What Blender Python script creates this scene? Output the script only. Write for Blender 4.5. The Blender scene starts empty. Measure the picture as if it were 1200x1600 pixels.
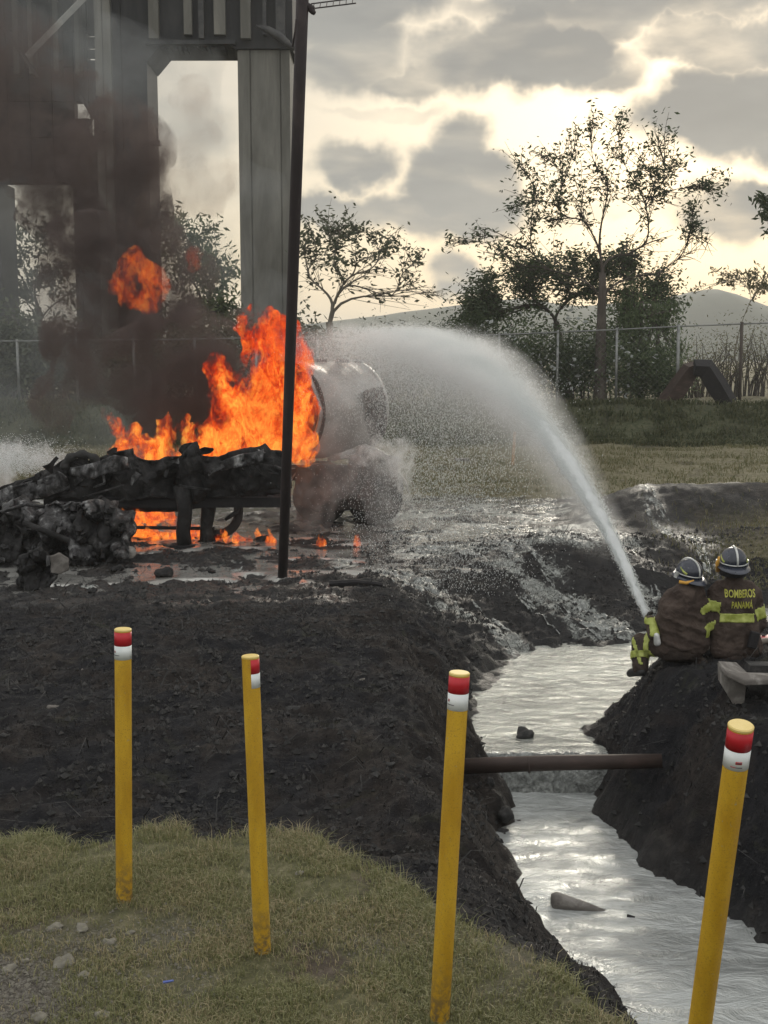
import bpy, bmesh, math, random
import numpy as np
from mathutils import Vector, Matrix, Quaternion
from mathutils.bvhtree import BVHTree
from mathutils import noise as mnoise

SC = bpy.context.scene
C = SC.collection
R = random.Random(7)
NR = np.random.RandomState(11)

# ------------------------------------------------------------------ camera, sky, sun, exposure
F = 1900.0                       # focal length in photo pixels (photo 1200 x 1600)
PITCH = math.atan(240 / F)
CAMZ = 3.6
cam_d = bpy.data.cameras.new('camera')
cam = bpy.data.objects.new('camera', cam_d); C.objects.link(cam)
cam_d.sensor_fit = 'VERTICAL'; cam_d.sensor_height = 36; cam_d.lens = 36 * F / 1600
cam.location = (0, 0, CAMZ); cam.rotation_euler = (math.pi / 2 - PITCH, 0, 0)
cam_d.clip_start = 0.1; cam_d.clip_end = 6000
SC.camera = cam

SUN_EL, SUN_AZ = math.radians(17), math.radians(14)    # azimuth from +Y towards +X
world = bpy.data.worlds.new('World'); SC.world = world; world.use_nodes = True
SC.view_settings.view_transform = 'Standard'; SC.view_settings.look = 'None'
SC.view_settings.exposure = 0.65; SC.view_settings.gamma = 1.0
SC.view_settings.use_curve_mapping = False
SC.cycles.volume_bounces = 2
SC.cycles.max_bounces = 8
SC.cycles.transparent_max_bounces = 24
SC.cycles.volume_step_rate = 1.0
SC.cycles.volume_max_steps = 256
SC.cycles.use_denoising = True
SC.cycles.sample_clamp_indirect = 4.0

def ray(px, py):
    u = (px - 600) / F; v = (800 - py) / F
    c, s = math.cos(PITCH), math.sin(PITCH)
    return Vector((u, c + v * s, -s + v * c))
def P(px, py, d):
    """world point seen at photo pixel (px, py) at distance y = d"""
    r = ray(px, py); k = d / r.y
    return Vector((r.x * k, d, CAMZ + r.z * k))
def PZ(px, py, z):
    """world point seen at pixel (px, py) on the level z"""
    r = ray(px, py); k = (z - CAMZ) / r.z
    return Vector((r.x * k, r.y * k, z))

# ---- small node helper
class NT:
    def __init__(s, tree):
        s.t = tree; s.n = tree.nodes; s.l = tree.links
    def add(s, typ, **kw):
        nd = s.n.new(typ)
        for k, v in kw.items():
            if k.startswith('i_'):
                nd.inputs[k[2:].replace('_', ' ')].default_value = v
            else:
                setattr(nd, k, v)
        return nd
    def link(s, a, b): s.l.new(a, b)
    def val(s, x, sock):
        if hasattr(x, 'default_value') or hasattr(x, 'is_linked'): s.l.new(x, sock)
        else: sock.default_value = x
    def math(s, op, a, b=None, c=None, clamp=False):
        nd = s.n.new('ShaderNodeMath'); nd.operation = op; nd.use_clamp = clamp
        s.val(a, nd.inputs[0])
        if b is not None: s.val(b, nd.inputs[1])
        if c is not None: s.val(c, nd.inputs[2])
        return nd.outputs[0]
    def vmath(s, op, a, b=None):
        nd = s.n.new('ShaderNodeVectorMath'); nd.operation = op
        s.val(a, nd.inputs[0])
        if b is not None: s.val(b, nd.inputs[1])
        return nd.outputs['Value'] if op in ('LENGTH', 'DOT_PRODUCT', 'DISTANCE') else nd.outputs[0]
    def mapr(s, x, a, b, c=0.0, d=1.0, smooth=True):
        nd = s.n.new('ShaderNodeMapRange'); nd.interpolation_type = 'SMOOTHSTEP' if smooth else 'LINEAR'
        s.val(x, nd.inputs[0])
        for i, q in enumerate((a, b, c, d)): s.val(q, nd.inputs[i + 1])
        return nd.outputs[0]
    def mix(s, f, a, b, blend='MIX'):
        nd = s.n.new('ShaderNodeMix'); nd.data_type = 'RGBA'; nd.blend_type = blend
        s.val(f, nd.inputs[0])
        for q, k in ((a, 6), (b, 7)):
            if isinstance(q, tuple): nd.inputs[k].default_value = (*q[:3], 1)
            else: s.l.new(q, nd.inputs[k])
        return nd.outputs[2]
    def noise(s, vec, scale, detail=4, rough=0.55, dist=0.0, out=0):
        nd = s.n.new('ShaderNodeTexNoise')
        nd.inputs['Scale'].default_value = scale; nd.inputs['Detail'].default_value = detail
        nd.inputs['Roughness'].default_value = rough; nd.inputs['Distortion'].default_value = dist
        if vec is not None: s.l.new(vec, nd.inputs['Vector'])
        return nd.outputs[out]
    def mapping(s, vec, scale=(1, 1, 1), loc=(0, 0, 0), rot=(0, 0, 0)):
        nd = s.n.new('ShaderNodeMapping'); s.l.new(vec, nd.inputs[0])
        nd.inputs['Scale'].default_value = scale; nd.inputs['Location'].default_value = loc
        nd.inputs['Rotation'].default_value = rot
        return nd.outputs[0]
    def ramp(s, x, stops):
        nd = s.n.new('ShaderNodeValToRGB'); s.l.new(x, nd.inputs[0])
        el = nd.color_ramp.elements
        while len(el) < len(stops): el.new(0.5)
        for e, (p, c) in zip(el, stops):
            e.position = p; e.color = (*c, 1) if len(c) == 3 else c
        return nd.outputs[0]
    def bump(s, h, strength=0.5, dist=0.02, normal=None):
        nd = s.n.new('ShaderNodeBump'); nd.inputs['Strength'].default_value = strength
        nd.inputs['Distance'].default_value = dist; s.l.new(h, nd.inputs['Height'])
        if normal is not None: s.l.new(normal, nd.inputs['Normal'])
        return nd.outputs[0]

def build_world():
    w = NT(world.node_tree); w.n.clear()
    out = w.add('ShaderNodeOutputWorld'); bg = w.add('ShaderNodeBackground')
    bg.inputs['Strength'].default_value = 0.1
    w.link(bg.outputs[0], out.inputs[0])
    sky = w.add('ShaderNodeTexSky'); sky.sky_type = 'NISHITA'; sky.sun_disc = False
    sky.sun_elevation = SUN_EL; sky.sun_rotation = SUN_AZ
    sky.air_density = 1.0; sky.dust_density = 3.0; sky.ozone_density = 1.0
    tc = w.add('ShaderNodeTexCoord'); d = tc.outputs['Generated']
    sep = w.add('ShaderNodeSeparateXYZ'); w.link(d, sep.inputs[0])
    zc = w.math('MAXIMUM', sep.outputs['Z'], 0.0)
    # thin bright veil, warmer towards the hidden sun
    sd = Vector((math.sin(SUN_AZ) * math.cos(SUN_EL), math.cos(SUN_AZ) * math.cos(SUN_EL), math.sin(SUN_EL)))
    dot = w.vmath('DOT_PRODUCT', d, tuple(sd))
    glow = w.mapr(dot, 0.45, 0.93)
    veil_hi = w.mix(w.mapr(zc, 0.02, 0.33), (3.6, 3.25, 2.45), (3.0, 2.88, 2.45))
    veil_far = w.mix(w.mapr(zc, 0.05, 0.7), (7.2, 7.1, 6.8), (10.5, 10.5, 10.4))  # unseen sky overhead and behind, raised in brightness to light the ground
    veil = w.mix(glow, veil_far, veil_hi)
    # wispy variation of the veil
    fl = w.mapping(d, scale=(1, 1, 3.2))
    wisp = w.noise(fl, 3.2, 6, 0.6, 0.4)
    wisp2 = w.noise(w.mapping(d, scale=(1, 1, 6.5), loc=(3, 1, 2)), 2.6, 7, 0.6, 0.6)
    veil = w.mix(w.mapr(wisp, 0.35, 0.66, 0.0, 0.5), veil, (2.7, 2.75, 2.6))
    veil = w.mix(w.mapr(wisp2, 0.42, 0.62, 0.0, 0.4), veil, (2.3, 2.35, 2.25))
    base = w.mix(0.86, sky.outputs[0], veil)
    # clouds: everywhere from noise, with the large banks of the evening placed by direction
    n1 = w.noise(fl, 2.3, 7, 0.58, 0.3)
    warpv = w.noise(d, 9.0, 5, 0.6, 0.0, out=1)
    wv = w.vmath('SUBTRACT', warpv, (0.5, 0.5, 0.5))
    sc_ = w.add('ShaderNodeVectorMath'); sc_.operation = 'SCALE'; w.link(wv, sc_.inputs[0]); sc_.inputs['Scale'].default_value = 0.085
    dw = w.vmath('ADD', d, sc_.outputs[0])
    total = None
    blobs = [(800, 98, 190, 50, 1.0), (720, 92, 70, 48, .9), (820, 62, 75, 50, 1.0), (900, 62, 60, 52, 1.0), (650, 120, 90, 34, .9), (950, 112, 60, 36, .7), (1160, 175, 160, 62, 1.1), (960, 335, 120, 20, .4), (620, 180, 120, 14, .4), (1115, 130, 62, 50, .95), (1190, 130, 70, 60, 1.0),
             (745, 235, 60, 50, .95), (700, 285, 70, 58, 1.0), (775, 290, 62, 60, .95), (680, 335, 160, 36, .85), (560, 262, 70, 32, .95), (540, 330, 110, 30, .85), (1150, 325, 100, 50, .95), (1130, 60, 140, 34, .95),
             (700, 415, 46, 36, .9), (540, 80, 100, 60, .85), (520, 10, 200, 46, .9), (1020, 10, 300, 40, .85), (310, 200, 90, 60, .5)]
    for (px, py, rx, ry, a) in blobs:
        c = ray(px, py).normalized()
        df = w.vmath('SUBTRACT', dw, tuple(c))
        sv = w.vmath('MULTIPLY', df, (F / rx, 1.0, F / ry))
        ln = w.vmath('LENGTH', sv)
        m = w.mapr(ln, 0.55, 1.35, a, 0.0)
        total = m if total is None else w.math('MAXIMUM', total, m)
    front = w.mapr(w.vmath('DOT_PRODUCT', d, tuple(ray(700, 300).normalized())), 0.93, 0.975)
    gen = w.math('MULTIPLY', w.mapr(n1, 0.50, 0.64), w.math('SUBTRACT', 1.0, w.math('MULTIPLY', front, 0.85)))
    cov = w.math('MAXIMUM', total, gen)
    fine = w.noise(fl, 13.0, 7, 0.6)
    puff = w.noise(fl, 5.5, 3, 0.5, 0.5)
    cov = w.math('MULTIPLY', cov, w.mapr(puff, 0.25, 0.6, 0.62, 1.12))
    cov2 = w.mapr(w.math('ADD', cov, w.math('MULTIPLY', w.math('SUBTRACT', fine, 0.5), 0.5)), 0.02, 0.98)
    inner = w.mapr(w.noise(fl, 6.0, 5, 0.55), 0.36, 0.66)
    thick = w.mapr(cov2, 0.35, 1.0)
    cdark = w.mix(inner, (1.55, 1.62, 1.62), (2.15, 2.18, 2.08))
    ccol = w.mix(thick, (2.4, 2.38, 2.15), cdark)
    # clouds away from the sun set brighter as added fill for the ground
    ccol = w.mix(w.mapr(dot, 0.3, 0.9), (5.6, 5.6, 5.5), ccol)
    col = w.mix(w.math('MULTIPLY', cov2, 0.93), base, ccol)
    # below the horizon: dull ground tone
    low = w.mapr(sep.outputs['Z'], -0.02, 0.0)
    col = w.mix(low, (0.9, 0.85, 0.75), col)
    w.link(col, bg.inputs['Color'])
build_world()
world.cycles.sampling_method = 'MANUAL'; world.cycles.sample_map_resolution = 512

sun_d = bpy.data.lights.new('sun', 'SUN'); sun = bpy.data.objects.new('sun', sun_d); C.objects.link(sun)
sun_d.energy = 0.9; sun_d.angle = math.radians(14); sun_d.color = (1.0, 0.93, 0.8)
_sdir = Vector((math.sin(SUN_AZ) * math.cos(SUN_EL), math.cos(SUN_AZ) * math.cos(SUN_EL), math.sin(SUN_EL)))
sun.rotation_euler = _sdir.to_track_quat('Z', 'Y').to_euler()

# ------------------------------------------------------------------ object helpers
def tag(o, label=None, cat=None, group=None, kind=None):
    if label: o['label'] = label
    if cat: o['category'] = cat
    if group: o['group'] = group
    if kind: o['kind'] = kind
    return o
def empty(name, loc=(0, 0, 0)):
    o = bpy.data.objects.new(name, None); C.objects.link(o); o.location = loc
    o.empty_display_size = 0.2
    return o
def link_mesh(name, me, mat=None, parent=None, smooth=True):
    o = bpy.data.objects.new(name, me); C.objects.link(o)
    if mat is not None:
        me.materials.clear()
        for m in (mat if isinstance(mat, (list, tuple)) else [mat]): me.materials.append(m)
    if smooth: me.shade_smooth()
    else: me.shade_flat()
    if parent is not None:
        o.parent = parent; o.matrix_parent_inverse = Matrix.Translation(-parent.matrix_basis.translation)
    return o
def mesh_obj(name, verts, faces, mat=None, parent=None, smooth=True):
    me = bpy.data.meshes.new(name)
    me.from_pydata([tuple(v) for v in verts], [], faces); me.update()
    return link_mesh(name, me, mat, parent, smooth)
def np_mesh(name, V, Fc, mat=None, parent=None, smooth=False, n=3, cols=None):
    """fast mesh from numpy arrays; all faces have n corners"""
    me = bpy.data.meshes.new(name)
    V = np.asarray(V, dtype=np.float32); Fc = np.asarray(Fc, dtype=np.int32)
    me.vertices.add(len(V)); me.vertices.foreach_set('co', V.ravel())
    me.loops.add(Fc.size); me.loops.foreach_set('vertex_index', Fc.ravel())
    me.polygons.add(len(Fc)); me.polygons.foreach_set('loop_start', np.arange(0, Fc.size, n, dtype=np.int32))
    me.update(calc_edges=True)
    if cols:
        for nm, arr in cols.items():
            a = me.color_attributes.new(nm, 'FLOAT_COLOR', 'POINT')
            a.data.foreach_set('color', np.asarray(arr, dtype=np.float32).ravel())
    return link_mesh(name, me, mat, parent, smooth)

class MB:
    def __init__(s): s.v = []; s.f = []
    def add(s, v, f):
        b = len(s.v); s.v += [tuple(q) for q in v]; s.f += [tuple(i + b for i in q) for q in f]
        return s
    def box(s, lo, hi, rot=None, at=(0, 0, 0)):
        x0, y0, z0 = lo; x1, y1, z1 = hi
        v = [Vector(q) for q in ((x0, y0, z0), (x1, y0, z0), (x1, y1, z0), (x0, y1, z0), (x0, y0, z1), (x1, y0, z1), (x1, y1, z1), (x0, y1, z1))]
        if rot is not None: v = [rot @ q for q in v]
        v = [q + Vector(at) for q in v]
        return s.add(v, [(0, 3, 2, 1), (4, 5, 6, 7), (0, 1, 5, 4), (1, 2, 6, 5), (2, 3, 7, 6), (3, 0, 4, 7)])
    def tube(s, pts, rad, seg=8, cap=True, squash=None):
        pts = [Vector(p) for p in pts]
        if not isinstance(rad, (list, tuple)): rad = [rad] * len(pts)
        up = Vector((0.13, 0.21, 1)).normalized(); rings = []; b = len(s.v)
        prev = None
        for i, p in enumerate(pts):
            t = (pts[min(i + 1, len(pts) - 1)] - pts[max(i - 1, 0)]).normalized()
            if prev is None:
                a = t.cross(up)
                if a.length < 0.1: a = t.cross(Vector((1, 0, 0)))
                a.normalize()
            else:
                a = prev - t * prev.dot(t)
                a.normalize()
            prev = a
            c = t.cross(a)
            for k in range(seg):
                an = 2 * math.pi * k / seg
                s.v.append(tuple(p + (a * math.cos(an) + c * math.sin(an)) * rad[i]))
        for i in range(len(pts) - 1):
            for k in range(seg):
                k2 = (k + 1) % seg
                s.f.append((b + i * seg + k, b + i * seg + k2, b + (i + 1) * seg + k2, b + (i + 1) * seg + k))
        if cap:
            s.f.append(tuple(b + k for k in reversed(range(seg))))
            s.f.append(tuple(b + (len(pts) - 1) * seg + k for k in range(seg)))
        return s
    def build(s, name, mat=None, parent=None, smooth=False):
        return mesh_obj(name, s.v, s.f, mat, parent, smooth)

def smooth_edges(o, ang=35):
    me = o.data; me.shade_smooth()
    try: me.set_sharp_from_angle(angle=math.radians(ang))
    except Exception: pass
    return o
def bevel(o, w=0.01, seg=2):
    m = o.modifiers.new('bevel', 'BEVEL'); m.width = w; m.segments = seg; m.limit_method = 'ANGLE'
    return o

def capsule_bm(bm, p, r, q, s, seg=14):
    p, q = Vector(p), Vector(q)
    for c, rr in ((p, r), (q, s)):
        bmesh.ops.create_uvsphere(bm, u_segments=seg, v_segments=8, radius=rr, matrix=Matrix.Translation(c))
    d = q - p
    if d.length > 1e-4:
        m = Matrix.Translation((p + q) / 2) @ d.to_track_quat('Z', 'Y').to_matrix().to_4x4()
        bmesh.ops.create_cone(bm, cap_ends=True, segments=seg, radius1=r, radius2=s, depth=d.length, matrix=m)
def blob_mesh(caps, voxel=0.02, smooth_it=3, scale=None):
    """union of tapered capsules as one continuous closed mesh"""
    bm = bmesh.new()
    for c in caps: capsule_bm(bm, *c)
    me = bpy.data.meshes.new('blob_src'); bm.to_mesh(me); bm.free()
    o = bpy.data.objects.new('blob_src', me); C.objects.link(o)
    m = o.modifiers.new('r', 'REMESH'); m.mode = 'VOXEL'; m.voxel_size = voxel; m.use_smooth_shade = True
    if smooth_it:
        sm = o.modifiers.new('s', 'SMOOTH'); sm.factor = 0.5; sm.iterations = smooth_it
    dg = bpy.context.evaluated_depsgraph_get(); dg.update()
    out = bpy.data.meshes.new_from_object(o.evaluated_get(dg))
    bpy.data.objects.remove(o); bpy.data.meshes.remove(me)
    return out
def displace_mesh(me, amp, scale, seed=0.0, oct=3):
    n = len(me.vertices)
    co = np.empty(n * 3, np.float32); me.vertices.foreach_get('co', co); co = co.reshape(-1, 3)
    no = np.empty(n * 3, np.float32); me.vertex_normals.foreach_get('vector', no); no = no.reshape(-1, 3)
    d = np.array([mnoise.fractal(Vector(c) * scale + Vector((seed, seed, seed)), 0.7, 2.0, oct) for c in co.tolist()], np.float32)
    co += no * (d * amp)[:, None]
    me.vertices.foreach_set('co', co.ravel()); me.update()
    return me

# vectorised gradient noise
_perm = NR.permutation(512).astype(np.int64)
_ang = NR.rand(512) * 2 * np.pi
_gx, _gy = np.cos(_ang), np.sin(_ang)
def pn(x, y):
    xi = np.floor(x).astype(np.int64); yi = np.floor(y).astype(np.int64)
    xf = x - xi; yf = y - yi
    u = xf * xf * xf * (xf * (xf * 6 - 15) + 10); v = yf * yf * yf * (yf * (yf * 6 - 15) + 10)
    def g(ix, iy, dx, dy):
        h = _perm[(_perm[ix & 511] + iy) & 511]
        return _gx[h] * dx + _gy[h] * dy
    a = g(xi, yi, xf, yf); b = g(xi + 1, yi, xf - 1, yf); c = g(xi, yi + 1, xf, yf - 1); d = g(xi + 1, yi + 1, xf - 1, yf - 1)
    return (a * (1 - u) + b * u) * (1 - v) + (c * (1 - u) + d * u) * v
def fbm(x, y, oct=4, gain=0.5):
    s = 0; a = 1.0
    for i in range(oct):
        s = s + a * pn(x * 2 ** i + 17.3 * i, y * 2 ** i - 9.1 * i); a *= gain
    return s
def sstep(a, b, x):
    t = np.clip((x - a) / (b - a), 0, 1); return t * t * (3 - 2 * t)

# ------------------------------------------------------------------ materials
def new_mat(name):
    m = bpy.data.materials.new(name); m.use_nodes = True
    t = NT(m.node_tree); t.n.clear()
    out = t.add('ShaderNodeOutputMaterial')
    return m, t, out
def pbr(t, out, col, rough=0.8, metal=0.0, spec=0.5, normal=None, **kw):
    p = t.add('ShaderNodeBsdfPrincipled')
    if isinstance(col, tuple): p.inputs['Base Color'].default_value = (*col, 1)
    else: t.link(col, p.inputs['Base Color'])
    t.val(rough, p.inputs['Roughness']); t.val(metal, p.inputs['Metallic'])
    p.inputs['Specular IOR Level'].default_value = spec
    if normal is not None: t.link(normal, p.inputs['Normal'])
    if out is not None: t.link(p.outputs[0], out.inputs[0])
    return p
def simple(name, c1, c2, rough=0.8, scale=6.0, metal=0.0, bump=0.3, bdist=0.01, spec=0.4, detail=6, stretch=(1, 1, 1), lo=0.35, hi=0.65, bscale=None):
    m, t, out = new_mat(name)
    tc = t.add('ShaderNodeTexCoord'); v = t.mapping(tc.outputs['Object'], scale=stretch)
    n = t.noise(v, scale, detail, 0.6)
    col = t.mix(t.mapr(n, lo, hi), c1, c2)
    nb = t.noise(v, bscale or scale * 5, 5, 0.6)
    r = t.mapr(n, 0.3, 0.7, rough * 0.85, min(1, rough * 1.1))
    pbr(t, out, col, r, metal, spec, t.bump(nb, bump, bdist))
    return m
def grunge(name, stops, scale=5.0, rough=0.85, metal=0.0, bump=0.5, bdist=0.02, detail=8, stretch=(1, 1, 1), spec=0.4):
    m, t, out = new_mat(name)
    tc = t.add('ShaderNodeTexCoord'); v = t.mapping(tc.outputs['Object'], scale=stretch)
    n = t.noise(v, scale, detail, 0.65, 0.4)
    col = t.ramp(n, stops)
    nb = t.noise(v, scale * 4, 6, 0.65)
    pbr(t, out, col, rough, metal, spec, t.bump(nb, bump, bdist))
    return m
def leaf_mat(name, c1, c2, trans=0.35):
    m, t, out = new_mat(name)
    geo = t.add('ShaderNodeNewGeometry')
    col = t.mix(geo.outputs['Random Per Island'], c1, c2)
    p = pbr(t, None, col, 0.55, 0, 0.35)
    tr = t.add('ShaderNodeBsdfTranslucent'); t.link(col, tr.inputs[0])
    mx = t.add('ShaderNodeMixShader'); mx.inputs[0].default_value = trans
    t.link(p.outputs[0], mx.inputs[1]); t.link(tr.outputs[0], mx.inputs[2]); t.link(mx.outputs[0], out.inputs[0])
    return m

M = {}
def post_mat():
    m, t, out = new_mat('yellow_plastic')
    tc = t.add('ShaderNodeTexCoord'); v = tc.outputs['Object']
    n = t.noise(t.mapping(v, scale=(1, 1, .3)), 10, 6, .6); sp = t.noise(v, 150, 3, .7); sc = t.noise(t.mapping(v, scale=(1, 1, .12)), 60, 4, .7)
    sep = t.add('ShaderNodeSeparateXYZ'); t.link(v, sep.inputs[0])
    col = t.mix(t.mapr(n, .3, .7), (0.47, 0.26, 0.012), (0.62, 0.375, 0.022))
    col = t.mix(t.mapr(sp, .54, .68, 0, .6), col, (0.24, 0.145, 0.03))
    chipn = t.noise(v, 42, 4, .75)
    col = t.mix(t.mapr(chipn, .66, .69, 0, .8), col, (0.34, 0.30, 0.2))
    col = t.mix(t.mapr(sc, .66, .74, 0, .5), col, (0.2, 0.14, 0.06))
    mud = t.math('MULTIPLY', t.mapr(sep.outputs['Z'], .55, .95, 1, 0), t.mapr(t.noise(v, 30, 6, .7), .38, .62))
    col = t.mix(mud, col, (0.14, 0.10, 0.05))
    pbr(t, out, col, t.mapr(n, .3, .7, .5, .7), 0, .4, t.bump(sp, .35, .003))
    return m
M['yellow'] = post_mat()
M['yellow_top'] = simple('yellow_cap', (0.66, 0.48, 0.13), (0.75, 0.58, 0.22), 0.5, 9, bump=0.1, bdist=0.002)
M['red_band'] = simple('red_sheeting', (0.42, 0.012, 0.02), (0.5, 0.02, 0.03), 0.45, 12, bump=0.05, bdist=0.002)
M['white_band'] = simple('white_sheeting', (0.66, 0.69, 0.68), (0.74, 0.76, 0.74), 0.45, 10, bump=0.05, bdist=0.002)
M['ink'] = simple('dark_ink', (0.05, 0.05, 0.08), (0.1, 0.09, 0.1), 0.6, 10)
M['ink_red'] = simple('red_ink', (0.4, 0.03, 0.03), (0.45, 0.05, 0.05), 0.6, 10)
M['char'] = grunge('charred_metal', [(0.0, (0.006, 0.006, 0.006)), (0.5, (0.016, 0.015, 0.015)), (0.62, (0.04, 0.038, 0.037)), (0.74, (0.15, 0.145, 0.14))], 3.2, 0.7, 0.25, 0.8, 0.05)
M['ash'] = grunge('ashy_metal', [(0.0, (0.01, 0.01, 0.01)), (0.44, (0.03, 0.029, 0.029)), (0.56, (0.10, 0.098, 0.098)), (0.70, (0.42, 0.42, 0.41))], 4.5, 0.42, 0.55, 0.9, 0.05, stretch=(1.3, 1, .6))
M['soot'] = grunge('soot_black', [(0.0, (0.008, 0.008, 0.009)), (0.6, (0.022, 0.02, 0.021)), (0.8, (0.05, 0.047, 0.045))], 4, 0.85, 0, 0.6, 0.03)
M['rubber'] = grunge('burnt_rubber', [(0.0, (0.012, 0.012, 0.012)), (0.6, (0.03, 0.029, 0.028)), (0.75, (0.09, 0.09, 0.085))], 5, 0.8, 0, 0.7, 0.03)
M['tank'] = grunge('sooty_aluminium', [(0.0, (0.15, 0.143, 0.135)), (0.42, (0.26, 0.25, 0.235)), (0.6, (0.4, 0.385, 0.37)), (0.75, (0.6, 0.58, 0.56))], 1.6, 0.4, 0.45, 0.12, 0.02, stretch=(0.5, 0.5, 1))
M['tank_dark'] = grunge('scorched_steel', [(0.0, (0.03, 0.029, 0.028)), (0.5, (0.08, 0.075, 0.072)), (0.75, (0.16, 0.14, 0.13))], 2.5, 0.6, 0.5, 0.3, 0.03)
M['rust'] = grunge('rusty_pipe', [(0.0, (0.025, 0.017, 0.014)), (0.5, (0.05, 0.034, 0.028)), (0.7, (0.095, 0.06, 0.05))], 7, 0.6, 0.2, 0.4, 0.01, stretch=(0.3, 1, 1))
M['pole'] = grunge('dark_pole', [(0.0, (0.014, 0.011, 0.011)), (0.5, (0.03, 0.022, 0.022)), (0.75, (0.06, 0.045, 0.042))], 3, 0.75, 0, 0.3, 0.01, stretch=(1, 1, 0.25))
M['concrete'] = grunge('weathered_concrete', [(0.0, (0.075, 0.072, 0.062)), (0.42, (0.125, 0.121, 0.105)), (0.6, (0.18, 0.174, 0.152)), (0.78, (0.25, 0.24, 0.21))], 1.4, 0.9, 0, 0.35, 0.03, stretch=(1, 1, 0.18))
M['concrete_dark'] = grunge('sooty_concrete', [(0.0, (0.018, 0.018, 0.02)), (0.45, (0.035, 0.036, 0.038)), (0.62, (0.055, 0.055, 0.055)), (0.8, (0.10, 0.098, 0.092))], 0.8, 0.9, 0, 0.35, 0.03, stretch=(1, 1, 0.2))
M['steel_pale'] = simple('pale_steel', (0.3, 0.3, 0.28), (0.42, 0.41, 0.38), 0.6, 3, bump=0.1)
M['steel_dark'] = simple('dark_steel', (0.03, 0.03, 0.032), (0.07, 0.068, 0.065), 0.6, 3, bump=0.1)
M['galv'] = simple('galvanised', (0.17, 0.175, 0.17), (0.26, 0.265, 0.25), 0.5, 5, 0.4, bump=0.1)
M['block'] = grunge('broken_concrete', [(0.0, (0.05, 0.045, 0.04)), (0.5, (0.16, 0.145, 0.13)), (0.75, (0.36, 0.34, 0.31))], 6, 0.9, 0, 0.6, 0.015)
M['stone'] = grunge('pale_stone', [(0.0, (0.1, 0.095, 0.08)), (0.5, (0.2, 0.185, 0.15)), (0.75, (0.32, 0.3, 0.25))], 14, 0.9, 0, 0.5, 0.01)
M['stone_dark'] = grunge('sooty_stone', [(0.0, (0.014, 0.014, 0.014)), (0.5, (0.035, 0.034, 0.033)), (0.75, (0.10, 0.095, 0.09))], 10, 0.9, 0, 0.6, 0.015)
M['bark'] = grunge('grey_bark', [(0.0, (0.03, 0.025, 0.02)), (0.5, (0.07, 0.058, 0.048)), (0.8, (0.14, 0.12, 0.1))], 5, 0.9, 0, 0.5, 0.02, stretch=(1, 1, 0.3))
M['bark_pale'] = grunge('pale_bark', [(0.0, (0.1, 0.09, 0.07)), (0.5, (0.17, 0.15, 0.12)), (0.8, (0.26, 0.23, 0.19))], 5, 0.9, 0, 0.5, 0.02, stretch=(1, 1, 0.3))
M['leaf'] = leaf_mat('dark_leaves', (0.03, 0.048, 0.022), (0.075, 0.10, 0.045))
M['leaf_mid'] = leaf_mat('mid_leaves', (0.05, 0.08, 0.035), (0.14, 0.18, 0.085))
M['leaf_dry'] = leaf_mat('dry_leaves', (0.08, 0.085, 0.04), (0.17, 0.15, 0.08))
M['leaf_far'] = leaf_mat('soft_leaves', (0.06, 0.075, 0.045), (0.13, 0.14, 0.085))
M['pale_fleck'] = leaf_mat('pale_leaves', (0.4, 0.42, 0.4), (0.6, 0.62, 0.6), 0.4)
M['grass'] = leaf_mat('grass_blades', (0.14, 0.155, 0.06), (0.34, 0.325, 0.17), 0.3)
M['straw'] = leaf_mat('straw_blades', (0.3, 0.25, 0.14), (0.48, 0.41, 0.26), 0.3)
M['grass_far'] = leaf_mat('field_grass', (0.10, 0.115, 0.045), (0.22, 0.19, 0.10), 0.3)
M['scrub'] = leaf_mat('bank_scrub', (0.05, 0.065, 0.03), (0.13, 0.13, 0.065), 0.3)
M['stubble'] = leaf_mat('burnt_stubble', (0.008, 0.008, 0.010), (0.042, 0.036, 0.032), 0.1)
M['hose'] = simple('dirty_hose', (0.10, 0.085, 0.07), (0.2, 0.17, 0.14), 0.7)

# turnout gear
def cloth(name, c1, c2, sc=9):
    m, t, out = new_mat(name)
    tc = t.add('ShaderNodeTexCoord'); v = tc.outputs['Object']
    n = t.noise(v, sc, 6, 0.65, 0.5)
    n2 = t.noise(v, 220, 2, 0.5)
    col = t.mix(t.mapr(n, 0.35, 0.68), c1, c2)
    b1 = t.bump(t.noise(v, 11, 4, 0.6, 1.2), 0.8, 0.03)
    b2 = t.bump(n2, 0.3, 0.002, b1)
    pbr(t, out, col, 0.9, 0, 0.2, b2)
    return m
M['coat'] = cloth('brown_turnout', (0.050, 0.036, 0.030), (0.088, 0.066, 0.054), 5)
M['trouser'] = cloth('dark_turnout', (0.035, 0.027, 0.023), (0.07, 0.052, 0.042), 5)
M['glove'] = cloth('glove_leather', (0.03, 0.028, 0.026), (0.07, 0.06, 0.05))
M['lime'] = simple('lime_reflective', (0.30, 0.34, 0.06), (0.46, 0.50, 0.14), 0.5, 14, bump=0.05)
M['lime_text'] = simple('lime_lettering', (0.38, 0.37, 0.05), (0.5, 0.49, 0.1), 0.5, 20, bump=0.05)
M['helmet'] = simple('black_helmet', (0.018, 0.022, 0.034), (0.05, 0.055, 0.075), 0.28, 6, bump=0.05, spec=0.6)
M['silver'] = simple('scuffed_silver', (0.45, 0.46, 0.44), (0.62, 0.62, 0.6), 0.35, 12, 0.3)
M['skin'] = simple('brown_skin', (0.22, 0.12, 0.075), (0.28, 0.16, 0.1), 0.6, 12, bump=0.1)
M['orange'] = simple('orange_strap', (0.6, 0.3, 0.04), (0.65, 0.36, 0.07), 0.6, 12)
M['boot'] = simple('black_boot', (0.015, 0.015, 0.015), (0.03, 0.03, 0.03), 0.5, 12)
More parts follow.
